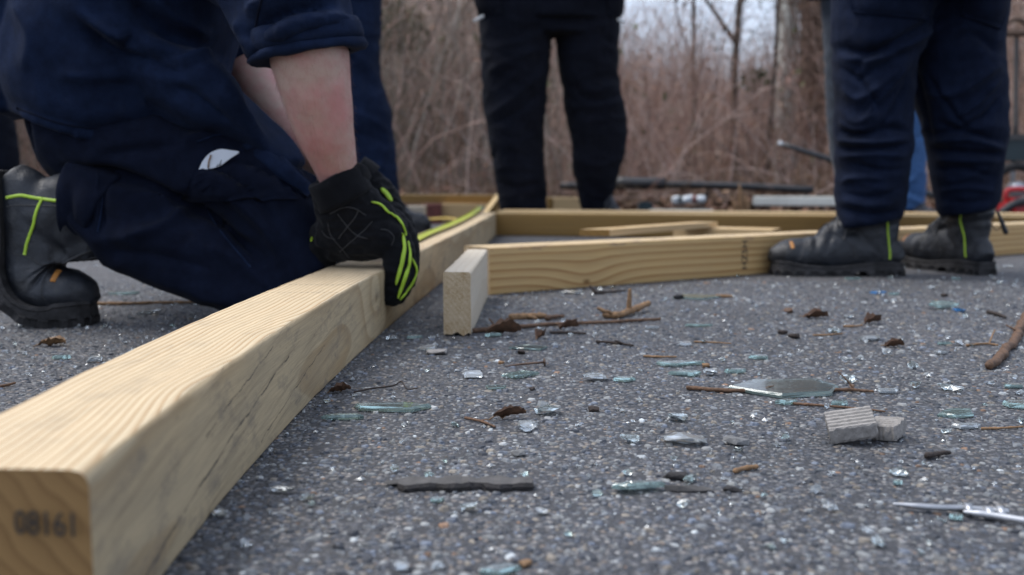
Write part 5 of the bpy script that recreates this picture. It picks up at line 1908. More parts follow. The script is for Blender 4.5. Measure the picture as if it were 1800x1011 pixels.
V, F = tube(P, Rr, 24, seg=8)
obj('wrist_band', V, F, M['glove'], AO, gf)

# ------------------------------------------------------------------ broken glass
def shard_mesh(L, Wd, T, seed, mat, sharp=1.0, conchoid=.3):
    r = np.random.default_rng(seed)
    n = int(r.integers(4, 7))
    a = np.sort(r.uniform(0, 6.283, n)) + np.linspace(0, .2, n)
    a = np.linspace(0, 6.283, n, endpoint=False) + r.uniform(-.42, .42, n)
    rad = r.uniform(.62, 1.18, n)
    out = np.stack([np.cos(a) * rad * L / 2, np.sin(a) * rad * Wd / 2], 1)
    # break the edges into small scallops
    pts = []
    for i in range(n):
        p, q_ = out[i], out[(i + 1) % n]
        k = 2
        for j in range(k):
            t = j / k
            nrm = np.array([q_[1] - p[1], p[0] - q_[0]])
            nrm /= np.linalg.norm(nrm) + 1e-9
            pts.append(p * (1 - t) + q_ * t + nrm * r.normal(0, .012) * min(L, Wd) * (j > 0))
    pts = np.array(pts)
    m = len(pts)
    ins = 1 - T * .35 / max(min(L, Wd) / 2, T)
    V = [np.column_stack([pts * (1 + r.normal(0, .02, (m, 1))), np.zeros(m)]),
         np.column_stack([pts * (1.0 + r.normal(0, .012, (m, 1))), T * (.55 + r.normal(0, conchoid * .25, m))]),
         np.column_stack([pts * (max(ins, .85) + r.normal(0, .008, (m, 1))), np.full(m, T)])]
    V = np.concatenate(V)
    F = [list(range(m))[::-1], [2 * m + i for i in range(m)]]
    for k in (0, 1):
        F += [[k * m + i, k * m + (i + 1) % m, (k + 1) * m + (i + 1) % m, (k + 1) * m + i] for i in range(m)]
    me = new_mesh('shard', V, F, [mat, M['glass_edge']], smooth=False)
    if mat is not M['glass_blue'] and mat is not M['glass_white']:
        me.polygons.foreach_set('material_index', np.array([0, 0] + [1] * (2 * m), np.int32))
    return me


def lump_mesh(name, dims, seed, mat, npts=16, smooth=False, blocky=0.6):
    r = np.random.default_rng(seed)
    bm = bmesh.new()
    for i in range(npts):
        v = r.uniform(-1, 1, 3)
        m_ = np.abs(v).max()
        v = v / m_ * blocky + v / np.linalg.norm(v) * (1 - blocky)
        v = v * r.uniform(.8, 1.0)
        bm.verts.new(v * np.array(dims) / 2)
    res = bmesh.ops.convex_hull(bm, input=bm.verts)
    bmesh.ops.delete(bm, geom=[v for v in bm.verts if not v.link_faces], context='VERTS')
    zmin = min(v.co.z for v in bm.verts)
    for v in bm.verts: v.co.z -= zmin
    me = bpy.data.meshes.new(name)
    bm.to_mesh(me)
    bm.free()
    me.materials.append(mat)
    me.polygons.foreach_set('use_smooth', np.full(len(me.polygons), smooth))
    return me


GL = 'broken window glass strewn over the asphalt'
used = []


def shard(label, px, py, wpx, dep, T, seed, mat='glass', yaw=0.0, tilt=0.0, pitch=0.0, lift=.0012, kind='shard'):
    """a piece of glass: picture centre of its base, width seen, true depth in metres"""
    c = G(px, py)
    L = wpx * np.linalg.norm(c[:2]) / FOC * 1.02
    if kind == 'shard': me = shard_mesh(L, dep * .70, T * .75, seed, M[mat])
    else: me = lump_mesh('shard', (L * 1.12, dep, T * 1.12), seed, M[mat], 18)
    o = put('glass_shard' if kind == 'shard' else 'glass_chunk', me, (c[0], c[1], lift))
    o.rotation_euler = (pitch, tilt, yaw)
    tag(o, label, 'glass', GL)
    used.append((c[0], c[1], L))
    return o


R5 = math.radians
shard('long teal edged glass shard lying nearest the long side of the post', 690, 722, 152, .052, .0060, 1, 'glass', .05)
shard('smaller glass strip just in front of the long teal edged shard', 607, 738, 70, .018, .0055, 2, 'glass_teal', .1)
shard('largest pane of broken glass lying behind the long brown twig', 1384, 686, 188, .120, .0060, 45, 'glass', -.05, 0, .0)
shard('thick green edged glass piece with a frosted pinkish top next to dark bark', 1122, 862, 92, .030, .0052, 4, 'glass_teal', .12, .0, -.20, .002)
shard('bright faceted lump of glass next to the flat dark stone before the big pane', 1203, 781, 76, .024, .0070, 5, 'glass_white', .05, kind='chunk')
shard('small clear glass cube beside the bright faceted lump', 1108, 779, 35, .014, .0062, 6, 'glass', .1, kind='chunk')
shard('oval glass shard lying behind the ribbed cement pieces towards the edge', 1686, 731, 66, .036, .0050, 7, 'glass_teal', .3, -.05)
shard('thick glass shard cut by the picture edge beneath the branch', 1795, 716, 72, .040, .0060, 8, 'glass', -.2)
shard('glass strip at the picture edge just under the end of the thick branch', 1784, 682, 44, .020, .0045, 9, 'glass', .1)
shard('clear glass sliver in front of the oval shard', 1700, 754, 50, .018, .0045, 10, 'glass_white', .1)
shard('green glass strip next to a glinting crumb below the grey slab', 1204, 661, 66, .030, .0055, 11, 'glass_teal', .05)
shard('long greyish glass slab with a brown stick behind it', 1193, 643, 104, .040, .0055, 12, 'glass', .02)
shard('bright white splintered glass lying against a greener piece', 1046, 669, 44, .022, .0065, 13, 'glass_white', .2, kind='chunk')
shard('greener glass piece touching the bright white splinter', 1094, 671, 50, .024, .0048, 14, 'glass_teal', .05)
shard('squarish bluish glass piece behind the big pane', 1292, 657, 36, .022, .0060, 15, 'glass', .3)
shard('tiny bright glass block beside the green strip', 1250, 660, 22, .016, .0058, 16, 'glass_white', .4, kind='chunk')
shard('green glass shard with a white edge under the rusty nail', 912, 663, 66, .042, .0048, 17, 'glass_teal', .3)
shard('frosted oval glass lump on the bare asphalt before the nail', 830, 664, 36, .022, .0058, 18, 'glass_white', .2, kind='chunk')
shard('flat faint glass flake between the frosted lump and the green shard', 871, 684, 48, .028, .0030, 19, 'glass', .1)
shard('wide pale teal glass flake behind the nail', 938, 614, 82, .060, .0030, 20, 'glass', .0)
shard('rounded teal glass piece alone behind the big pane', 1335, 632, 38, .026, .0055, 21, 'glass', .2)
shard('pointed bright glass wedge beside a straw', 1205, 608, 32, .026, .0050, 22, 'glass_white', .1)
shard('glass piece lying under the long brown twig before the big pane', 1382, 712, 48, .026, .0055, 23, 'glass', .1)
shard('squarish glass piece before the thin reddish stick', 1474, 714, 36, .022, .0062, 24, 'glass', -.3)
shard('clear glass strip beyond the tip of the long brown twig', 1560, 692, 42, .020, .0050, 25, 'glass_white', .1)
shard('glass cube standing alone towards the thick branch', 1661, 686, 22, .014, .0070, 26, 'glass', .1, kind='chunk')
shard('crazed glass lump beside the lone glass cube', 1681, 691, 18, .014, .0065, 27, 'glass_white', .5, kind='chunk')
shard('round clear glass bead before the thin branch', 1610, 683, 15, .013, .0070, 28, 'glass', .5, kind='chunk')
shard('crumbling bright glass lump in the middle of the far debris', 1528, 598, 36, .030, .0065, 29, 'glass_white', .1, kind='chunk')
shard('bright blue glass fragment before the boots', 1545, 517, 32, .030, .0060, 30, 'glass_blue', .1)
shard('pale glass bit touching the bright blue fragment', 1569, 519, 20, .024, .0050, 31, 'glass', .3)
shard('greenish glass slab tipped up so that its shaded underside shows', 1656, 544, 54, .050, .0060, 32, 'glass_teal', .1, 0, .25, .006)
shard('little blue glass bit beside the tipped slab', 1687, 549, 18, .022, .0055, 33, 'glass_blue', .2, kind='chunk')
shard('wide flat teal glass sheet on the asphalt before the joist', 1226, 524, 94, .10, .0040, 34, 'glass_teal', .0)
shard('gleaming glass strip at the foot of the grained joist', 1001, 516, 50, .038, .0060, 35, 'glass_white', .05)
shard('thin gleaming glass sliver under the fork of the broken stick', 1146, 579, 30, .012, .0055, 36, 'glass_white', .05)
shard('row of clear glass strip beside a dark crumb', 1232, 575, 58, .020, .0050, 37, 'glass', .02)
shard('chipped glass piece behind a white glass lump', 962, 728, 46, .020, .0070, 38, 'glass', .15, kind='chunk')
shard('tilted glass chip leaning on the chipped piece', 953, 718, 22, .016, .0075, 39, 'glass_white', .9, .3)
shard('milky white glass lump on the asphalt before the chipped piece', 927, 757, 36, .022, .0070, 40, 'glass_white', .1, kind='chunk')
shard('lumpy glass piece beyond the curled brown leaf', 1190, 740, 35, .020, .0055, 41, 'glass', .05, kind='chunk')
shard('clear glass bit by the foot of the post below the hand', 690, 597, 22, .022, .0055, 42, 'glass_white', .2)
shard('second clear glass bit between the post and the cut block', 726, 596, 30, .022, .0050, 43, 'glass', .1)
shard('glass block lying by the twig beside the cut block', 866, 592, 28, .022, .0060, 44, 'glass', .1)
shard('pale curved glass flake resting on a pinkish stone', 752, 614, 36, .040, .0035, 45, 'glass_white', .2, -.1)
shard('glass strip behind the kneeling worker\'s post near its near end', 107, 632, 34, .016, .0060, 46, 'glass', .1)
shard('glass chip right at the edge of the post on the boot side', 164, 637, 28, .016, .0060, 47, 'glass_white', .1, kind='chunk')
shard('glass chip in the open asphalt before the ribbed cement pieces', 1583, 838, 30, .014, .0050, 48, 'glass', .2, kind='chunk')
shard('faint glass flake in front of the lone chip', 1578, 853, 22, .012, .0035, 49, 'glass', .1)
shard('white glass crystal lying before the frosted green edged piece', 1434, 868, 19, .008, .0055, 50, 'glass_white', .1, kind='chunk')
shard('glass chip against the lower edge of the post', 385, 909, 26, .012, .0045, 51, 'glass_white', .1, kind='chunk')
shard('white splinter beside the dark charred sliver near the post', 500, 868, 48, .007, .0045, 52, 'glass_white', -.15, kind='chunk')
shard('bluish glass flake under the charred sliver', 770, 884, 24, .014, .0030, 53, 'glass', .2)
shard('bright glass lump at the bottom edge nearest the camera', 705, 1003, 30, .010, .0040, 54, 'glass_white', .1, kind='chunk')
shard('second bright lump at the bottom edge beside the nearest one', 770, 1004, 22, .010, .0045, 55, 'glass_white', .2, kind='chunk')
shard('wide bluish glass piece cut by the bottom edge', 880, 1008, 80, .018, .0040, 56, 'glass', .1)
shard('glass piece lying across the steel rod', 1692, 899, 30, .012, .0055, 57, 'glass_white', .1, .3)
shard('glass piece tucked under the steel rod', 1681, 915, 28, .011, .0040, 58, 'glass', .2)
shard('teal glass sheet far behind the boot of the kneeling worker', 215, 518, 60, .05, .0050, 59, 'glass_teal', .1)
shard('pale glass heap beside the orange stick', 262, 552, 40, .03, .0060, 60, 'glass_white', .2, kind='chunk')
shard('glass strip beneath the long boot', 1498, 492, 34, .02, .0055, 61, 'glass', .05)
shard('glass strip beneath the heel of the turned boot', 1682, 492, 20, .02, .0055, 62, 'glass', .05)
shard('glass bit in the gravel beyond the turned boot', 1772, 470, 20, .02, .0055, 63, 'glass_white', .05, kind='chunk')
shard('bright glass piece resting on a dark curled leaf', 1428, 556, 20, .02, .0055, 64, 'glass_white', .1, .2)
shard('oval glass lump with a rusty crumb beside it', 1466, 585, 20, .02, .0055, 65, 'glass', .1, kind='chunk')
shard('glass bit before the little dark leaf', 1492, 560, 18, .018, .0050, 66, 'glass_white', .1, kind='chunk')
shard('glass strip with a straw across it', 1660, 607, 24, .02, .0045, 67, 'glass', .1)
shard('bright glass bit beyond the straw', 1686, 608, 16, .016, .0060, 68, 'glass_white', .1, kind='chunk')
shard('pointed glass chip on the bare asphalt before the straw', 1655, 623, 28, .016, .0045, 69, 'glass_white', .2, .1)
shard('tall clear glass crumb in the middle distance', 1605, 650, 13, .012, .0095, 70, 'glass', .2, kind='chunk')
shard('cracked white crumb of glass before the crumbling lump', 1487, 639, 17, .014, .0070, 71, 'glass_white', .2, kind='chunk')
shard('bluish fan shaped glass piece before the crumbling lump', 1558, 626, 14, .014, .0085, 72, 'glass_white', .2, kind='chunk')
shard('jagged clear glass piece behind the tip of the long twig', 1491, 673, 20, .018, .0085, 73, 'glass', .2, kind='chunk')

# small loose crumbs, one shared look
crumbs = [lump_mesh('crumb', d, 200 + i, M[m_], 12) for i, (d, m_) in enumerate((((.008, .007, .006), 'glass'), ((.010, .007, .005), 'glass_white'), ((.007, .006, .006), 'glass_white'), ((.012, .008, .0045), 'glass'), ((.009, .009, .005), 'glass_teal'), ((.011, .006, .005), 'glass_white')))]
r = np.random.default_rng(77)


def on_post(x, y, m_=.012):
    return (abs(x - (post_right(min(max(y, .431), 4.0)) - TH / 2)) < TH / 2 + m_) and y > .42


k = 0
while k < 170:
    px, py = r.uniform(380, 1830), 470 + 520 * r.random() ** 1.7
    if k % 7 == 0: px, py = r.uniform(-20, 330), r.uniform(500, 690)
    c = G(px, py)
    if on_post(c[0], c[1]) or any((c[0] - a_) ** 2 + (c[1] - b_) ** 2 < (d_ * .6 + .004) ** 2 for a_, b_, d_ in used): continue
    o = put('glass_crumb', crumbs[int(r.integers(0, 6))], (c[0], c[1], .0012))
    s = r.uniform(.45, 1.15) * (1 + .12 * (c[1] - .8))
    o.scale = (s, s, s * r.uniform(.8, 1.2))
    o.rotation_euler = (r.normal(0, .2), r.normal(0, .2), r.uniform(0, 6.28))
    tag(o, 'small crumb of shattered glass lying loose on the asphalt', 'glass', 'small glass crumbs on the asphalt')
    k += 1

# dust of glass too small to count
n = 1900
px = r.uniform(-60, 1860, n)
py = 455 + 540 * r.random(n) ** 1.5
P = np.array([G(a_, b_) for a_, b_ in zip(px, py)])
P = P[[not on_post(p[0], p[1], .002) for p in P]]
n = len(P)
octa = np.array([[1, 0, 0], [0, 1, 0], [-1, 0, 0], [0, -1, 0], [0, 0, 1], [0, 0, -1]], float)
of = np.array([[0, 1, 4], [1, 2, 4], [2, 3, 4], [3, 0, 4], [1, 0, 5], [2, 1, 5], [3, 2, 5], [0, 3, 5]])
sz = r.gamma(2.2, .00075, n).clip(.0004, .0045) * np.clip(P[:, 1], .6, 2.2)
an = r.uniform(0, 6.28, n)
O8 = octa[None] * (r.uniform(.55, 1.2, (n, 6, 1))) * sz[:, None, None] * np.array([1, .8, .6])
V = np.stack([O8[..., 0] * np.cos(an)[:, None] - O8[..., 1] * np.sin(an)[:, None], O8[..., 0] * np.sin(an)[:, None] + O8[..., 1] * np.cos(an)[:, None], O8[..., 2] + sz[:, None] * .45], -1) + (P * [1, 1, 0])[:, None]
me = new_mesh('glass_grit', V.reshape(-1, 3), (of[None] + (np.arange(n) * 6)[:, None, None]).reshape(-1, 3), M['glass_white'], smooth=False)
tag(put('glass_grit', me), kind='stuff')

# ------------------------------------------------------------------ twigs, sticks, leaves, stones
def stick(label, pts, r0, mat='twig', name='twig', seed=1, spurs=(), lift=None, zs=None, cat='twig', knots=3, r1=None, flat=1.0):
    r = np.random.default_rng(seed)
    Gd = np.array([G(a_, b_) for a_, b_ in pts])
    for i in range(len(Gd)):
        Gd[i, 2] = r0 * flat + .0006 + (zs[i] if zs else 0)
    C = spline(Gd, 22 * len(pts))
    n = len(C)
    C[:, :2] += np.stack([vnoise(C, 45, seed), vnoise(C, 45, seed + 1)], 1) * r0 * .8
    R = np.linspace(r0, r1 if r1 else r0 * .6, n) * (1 + .07 * vnoise(C, 90, seed + 2))
    for i in r.integers(2, n - 2, knots): R[max(0, i - 2):i + 3] *= 1.14
    o = empty(name, C[0] * [1, 1, 0])
    tag(o, label, cat)
    V, F = tube(C, R, 16, (0, 0, 1), round_cap=True)
    V = V + normals(V, F) * r0 * (.22 * np.abs(vnoise(V * np.array([.35, .35, 1]), 520, seed)) + .16 * vnoise(V, 190, seed + 8) + .12 * vnoise(V, 700, seed + 9))[:, None]
    obj('stem', V, F, M[mat], o.location, o)
    for (f, dx, dy, dz, L, rr) in spurs:
        b = C[int(f * (n - 1))]
        d = np.array([dx, dy, dz], float)
        d /= np.linalg.norm(d)
        Q = np.array([b, b + d * L * .5 + np.array([0, 0, L * .05]), b + d * L])
        V, F = tube(Q, np.array([rr, rr * .85, rr * .6]), 8, seg=8, round_cap=True)
        obj('spur', V, F, M[mat], o.location, o)
    return o


stick('long thin reddish twig running from the foot of the cut block', [(832, 586), (900, 580), (980, 574), (1060, 571), (1160, 565)], .0032, 'twig', seed=2, spurs=((.15, -.6, .2, .8, .018, .0015), (.55, .8, .1, .3, .02, .0012)))
stick('peeled tan stick with a dark broken end and an upright stub', [(1064, 560), (1085, 560), (1110, 554), (1140, 546)], .0050, 'twig_tan', 'stick', 3, spurs=((.62, .05, .1, 1, .034, .0045), (.1, -.8, .1, .5, .02, .004), (.2, -.5, -.4, .4, .015, .003)), cat='stick', r1=.0046, zs=[0, 0, .002, .006])
stick('chunk of tan bark wood lying behind the long reddish twig', [(903, 562), (925, 561), (955, 560)], .0050, 'twig_tan', 'wood_chunk', 4, spurs=((.5, .6, -.3, -.1, .018, .004),), cat='wood', r1=.0042, flat=.8)
stick('small brown bark flake beside the tan wood chunk', [(962, 564), (975, 562), (990, 560)], .0036, 'twig', 'bark_flake', 5, cat='bark')
stick('short dark twig crossing the glass flakes under the long reddish twig', [(968, 588), (1000, 588), (1030, 590)], .0022, 'twig_dark', seed=6)
stick('short dark twig with a lighter tip in the open asphalt', [(1050, 604), (1080, 606), (1115, 611)], .0022, 'twig_dark', seed=7, spurs=((.75, -.9, .2, .3, .012, .0016),))
stick('pale straw next to the pointed bright glass wedge', [(1221, 603), (1250, 604), (1284, 606)], .0011, 'twig_tan', 'straw', 8, cat='straw')
stick('thin brown stick lying behind the long greyish glass slab', [(1132, 629), (1160, 630), (1188, 630)], .0014, 'twig_tan', seed=9)
stick('long brown twig with a thin spur lying before the largest pane', [(1209, 686), (1280, 691), (1380, 692), (1480, 690), (1535, 693)], .0021, 'twig', seed=10, spurs=((.84, -.7, .3, .8, .024, .0009), (.4, .7, .2, .2, .016, .0009)))
stick('thin reddish stick lying before the squarish glass piece', [(1397, 713), (1450, 717), (1510, 722), (1553, 727)], .0013, 'twig', seed=11)
stick('thick bent branch with shaggy tan bark at the edge of the scene', [(1738, 650), (1758, 632), (1785, 600), (1806, 556), (1830, 540)], .0046, 'twig', 'branch', 12, cat='branch', r1=.0058, knots=4, spurs=((.3, .3, .8, .5, .016, .002), (.55, -.7, .5, .5, .02, .0016)))
stick('thin straw coloured forked twig beyond the thick branch', [(1700, 610), (1730, 607), (1752, 609)], .0016, 'twig_tan', seed=13, spurs=((.65, .5, .6, .5, .03, .0012),))
stick('wiry curled twig on the asphalt behind the long teal edged shard', [(622, 692), (650, 688), (690, 684), (706, 680), (716, 688), (735, 690)], .0010, 'twig_dark', seed=14, knots=1, zs=[0, .001, .002, .004, .001, .003])
stick('curved brown twig lying before the wiry one and beside the curled leaf', [(818, 738), (845, 744), (870, 754)], .0013, 'twig', seed=15, spurs=((.5, .8, -.4, .2, .01, .0008),))
stick('short black twig with a rusty end behind the steel rod', [(1631, 808), (1648, 804), (1670, 801)], .0024, 'twig_dark', seed=16, cat='twig')
stick('long orange brown stick lying behind the kneeling worker\'s boot', [(172, 537), (230, 537), (300, 535), (365, 535)], .0030, 'twig_tan', 'stick', 17, cat='stick')
stick('short brown twig at the left picture edge beyond the near end of the post', [(-6, 685), (10, 682), (26, 677)], .0018, 'twig', seed=18)
stick('dark thin twig far out among the glass beyond the thick branch', [(1736, 552), (1752, 556), (1768, 562)], .0030, 'twig_dark', seed=19)
stick('orange splinter of wood beside the wide flat teal sheet', [(1262, 524), (1275, 524), (1288, 524)], .0032, 'twig_tan', 'wood_splinter', 20, cat='wood')
stick('dark twig with a knob near the foot of the joist', [(1044, 518), (1065, 517), (1100, 514)], .0030, 'twig_dark', seed=21, spurs=((.05, -.5, .3, .6, .016, .004),))
stick('pale straw among the glass before the crumbling lump', [(1484, 576), (1500, 576), (1516, 574)], .0015, 'twig_tan', 'straw', 22, cat='straw')
stick('orange wood crumb lying in front of the bark beside the green edged glass', [(1294, 833), (1308, 829), (1330, 826)], .0016, 'twig_tan', 'wood_crumb', 23, cat='wood', r1=.0015)
stick('thin brown stem lying beside the oval glass shard at the edge', [(1725, 757), (1760, 756), (1800, 754)], .0012, 'twig_tan', seed=24)
stick('orange straw crossing glass in the middle distance', [(1430, 592), (1455, 591), (1480, 589)], .0014, 'twig_tan', 'straw', 26, cat='straw')

# rusty nail with its head
o = empty('nail', G(930, 647))
tag(o, 'thin dark rusty nail with a round head lying behind the green shard', 'nail')
P = np.array([G(888, 647), G(915, 645), G(956, 644)])
P[:, 2] = (.002, .003, .0048)
V, F = tube(P, np.array([.0006, .0014, .0014]), 8, seg=8)
obj('shank', V, F, M['rust'], o.location, o)
d = (P[2] - P[1]) / np.linalg.norm(P[2] - P[1])
V, F = tube(np.array([P[2], P[2] + d * .0014]), np.array([.0046, .0046]), 14)
obj('head', V, F, M['rust'], o.location, o)


def lump(label, name, px, py, dims, seed, mat, yaw=0.0, tilt=0.0, cat='stone', lift=0.0, group=None, pts=26, blocky=.55):
    c = G(px, py)
    o = put(name, lump_mesh(name, dims, seed, M[mat], pts, False, blocky), (c[0], c[1], lift))
    o.rotation_euler = (0, tilt, yaw)
    return tag(o, label, cat, group)


lump('flat dark grey stone with a pale top beyond the bright faceted lump', 'stone', 1294, 781, (.026, .018, .007), 301, 'stone', .2, .12)
lump('pinkish stone under the pale curved glass flake', 'stone', 768, 622, (.030, .03, .006), 302, 'cement', .1)
lump('small rounded grey pebble beside the charred sliver', 'stone', 911, 801, (.0125, .011, .0055), 303, 'stone', .2)
lump('dark grey wooden crumb beside the green edged glass piece', 'wood_crumb', 1288, 864, (.017, .008, .0040), 304, 'charcoal', .1, cat='wood')
lump('grey driftwood sliver touching the frosted green edged piece', 'wood_sliver', 1207, 864, (.040, .008, .0048), 305, 'char_top', -.05, cat='wood')
lump('blackish bark lump behind the grey driftwood sliver', 'bark_lump', 1190, 843, (.022, .010, .0060), 306, 'charcoal', -.25, cat='bark')
lump('grey wooden chip lying against the end of the charred sliver', 'wood_sliver', 712, 853, (.036, .009, .0040), 307, 'char_top', .12, cat='wood')
for i, (lb, px, py, s, mt) in enumerate((('dark crumb beside the far wide teal sheet', 1192, 526, .022, 'charcoal'), ('dark leaf crumb on the far asphalt before the boots', 1660, 522, .018, 'twig_dark'), ('rusty brown crumb before the far dark leaf', 1386, 550, .022, 'leaf'), ('brown clod beside the oval glass lump', 1396, 595, .020, 'twig_dark'), ('dark brown clod with a rusty side in the far debris', 1376, 588, .016, 'twig_dark'), ('ochre crumb lying at the end of the grey glass slab', 1240, 646, .012, 'twig_tan'), ('brown crumb on the bare asphalt before the glass flake', 936, 686, .008, 'twig_dark'), ('olive crumb behind the nail', 916, 622, .014, 'twig_dark'), ('tan crumb near the frosted oval lump', 880, 640, .010, 'twig_tan'), ('black crumb of bark by the curled leaf', 1043, 723, .012, 'twig_dark'), ('orange crumb on the asphalt nearest the camera', 922, 996, .009, 'twig_tan'))):
    lump(lb, 'debris_crumb', px, py, (s, s * .7, s * .45), 320 + i, mt, i * .7, cat='crumb')

# charred sliver: a thin blackened strip with a weathered top
c = G(818, 858)
o = empty('charred_sliver', c)
tag(o, 'charred black sliver of wood with a weathered grey top', 'wood')
r = np.random.default_rng(41)
n = 22
xs_ = np.linspace(-.047, .047, n)
prof = []
for i, x in enumerate(xs_):
    e = min(1, (i + 1.4) / 2, (n - i + .6) / 2)
    w = (.0085 + .0022 * math.sin(i * .9) + r.normal(0, .0007)) * e
    h = (.0055 + r.normal(0, .0005)) * (.5 + .5 * e)
    prof.append([(x, -w, .0006), (x + r.normal(0, .001), -w * 1.04, h * .55), (x, -w * .86, h), (x, w, h * 1.05), (x, w, .0006)])
V = np.array(prof).reshape(-1, 3) + c
F = [[i * 5 + j, i * 5 + (j + 1) % 5, (i + 1) * 5 + (j + 1) % 5, (i + 1) * 5 + j][::-1] for i in range(n - 1) for j in range(5)] + [[0, 1, 2, 3, 4], [(n - 1) * 5 + j for j in (4, 3, 2, 1, 0)]]
ob = obj('strip', V, F, [M['charcoal'], M['char_top']], c, o, smooth=False)
ob.data.polygons.foreach_set('material_index', np.array([1 if (f % 5) == 2 else 0 for f in range((n - 1) * 5)] + [0, 0], np.int32))
ob.data.validate()

# curled leaves
def leaf(label, px, py, L, w, curl, yaw, seed, mat='leaf', tilt=0.0):
    c = G(px, py)
    o = empty('curled_leaf', c)
    tag(o, label, 'leaf')
    r = np.random.default_rng(seed)
    nu, nv = 12, 7
    V = []
    for i in range(nu):
        u = i / (nu - 1)
        ww = w * math.sin(math.pi * (u * .92 + .05)) ** .8
        for j in range(nv):
            v = (j / (nv - 1) - .5) * 2
            V.append(((u - .5) * L, v * ww / 2, .0015 + abs(v) ** 1.6 * ww * curl * (.7 + .5 * u) + .10 * L * u * u * curl + .0012 * r.normal()))
    V = np.array(V)
    V[:, 2] -= V[:, 2].min() - .0008
    V2 = np.vstack([V, V - [0, 0, .0004]])
    cr, sr = math.cos(yaw), math.sin(yaw)
    V2 = np.stack([V2[:, 0] * cr - V2[:, 1] * sr, V2[:, 0] * sr + V2[:, 1] * cr, V2[:, 2]], 1) + c * [1, 1, 0]
    F, m = [], nu * nv
    for i in range(nu - 1):
        for j in range(nv - 1):
            f = [i * nv + j, (i + 1) * nv + j, (i + 1) * nv + j + 1, i * nv + j + 1]
            F += [f, [x + m for x in f][::-1]]
    obj('blade', V2, F, M[mat], c, o)
    P = np.array([V2[i * nv + nv // 2] + [0, 0, .0003] for i in range(nu)])
    P = np.vstack([P[0] - (P[1] - P[0]) * 2, P])
    V, F = tube(P, np.full(len(P), .0006), 5)
    obj('midrib', V, F, M['twig_tan'], c, o)


leaf('curled brown leaf with an upturned end beside the chipped glass', 896, 737, .030, .010, .75, .15, 1)
leaf('dark curled leaf clump at the foot of the long reddish twig', 885, 590, .050, .026, .7, .1, 2, 'leaf')
leaf('dark shrivelled leaf under the glass beyond the reddish twig', 950, 596, .024, .014, .8, 1.1, 3, 'leaf')
leaf('brown curled leaf carrying a bright glass piece in the far debris', 1434, 560, .040, .018, .6, .1, 4, 'leaf')
leaf('orange brown curled leaf with a glass crumb at its tip', 1572, 611, .026, .012, .8, .05, 5, 'leaf')
leaf('dark leaf lying before a glass piece in the far debris', 1534, 570, .034, .018, .7, .5, 6, 'leaf')
leaf('small dark leaf beside the curled twig near the post', 598, 690, .022, .010, .7, .3, 7, 'leaf')
leaf('pale dry leaf on the asphalt between the boot and the post', 92, 609, .034, .018, .5, .1, 8, 'twig_tan')
leaf('small brown leaf in the reddish twig\'s tangle', 1000, 579, .03, .012, .9, .3, 9, 'leaf')

# ribbed cement pieces, the upper leaning on the lower
def ribbed(label, base, yaw, L, Wd, T, tilt, roll, ribs, seed, z):
    o = empty('cement_chunk', base)
    tag(o, label, 'rubble', 'broken ribbed cement board')
    r = np.random.default_rng(seed)
    nx, ny = ribs * 6 + 1, 14
    V = []
    for i in range(nx):
        u = i / (nx - 1)
        for j in range(ny):
            v = j / (ny - 1)
            rib = .0014 * (1 if (i % 6) in (1, 2, 3) else 0)
            V.append(((u - .5) * L + .0009 * vnoise(np.array([[v * 9, seed, 0]]), 1.7, 5)[0] * (abs(u - .5) > .49), (v - .5) * Wd + .0010 * vnoise(np.array([[u * 11, seed, 3]]), 1.6, 6)[0] * (abs(v - .5) > .47), T + rib + r.normal(0, .00012)))
    top = np.array(V)
    rim = [i * ny for i in range(nx)] + [(nx - 1) * ny + j for j in range(1, ny)] + [i * ny + ny - 1 for i in range(nx - 2, -1, -1)] + [j for j in range(ny - 2, 0, -1)]
    F = [[i * ny + j, (i + 1) * ny + j, (i + 1) * ny + j + 1, i * ny + j + 1] for i in range(nx - 1) for j in range(ny - 1)]
    V = [top]
    m = len(top)
    prev = rim
    for h in (.72, .45, .2, 0):
        ring = top[rim].copy()
        ring[:, 2] = T * h
        ring[:, :2] *= 1 + r.normal(0, .016, (len(rim), 1)) - .05 * (1 - h) * (h == 0)
        V.append(ring)
        cur = [m + i for i in range(len(rim))]
        m += len(rim)
        F += [[prev[i], cur[i], cur[(i + 1) % len(rim)], prev[(i + 1) % len(rim)]] for i in range(len(rim))]
        prev = cur
    F.append(prev[::-1])
    F = [f[::-1] for f in F]
    V = np.concatenate(V)
    Rm = Matrix.Rotation(yaw, 3, 'Z') @ Matrix.Rotation(tilt, 3, 'Y') @ Matrix.Rotation(roll, 3, 'X')
    V = V @ np.array(Rm).T
    V[:, 2] += -V[:, 2].min() + z
    me = new_mesh('board', V, F, M['cement'], False)
    b = put('board', me, parent=o)
    b.data.flip_normals() if False else None
    return o


c = G(1514, 785)
ribbed('ribbed grey cement chunk leaning on a smaller piece', (c[0] - .002, c[1] + .018, 0), 1.42, .034, .037, .0125, -.24, -.20, 6, 3, .0003)
c = G(1565, 779)
ribbed('smaller cement chunk propping up the ribbed one', (c[0] + .003, c[1] + .016, 0), .95, .030, .024, .012, -.06, -.08, 5, 4, .0003)

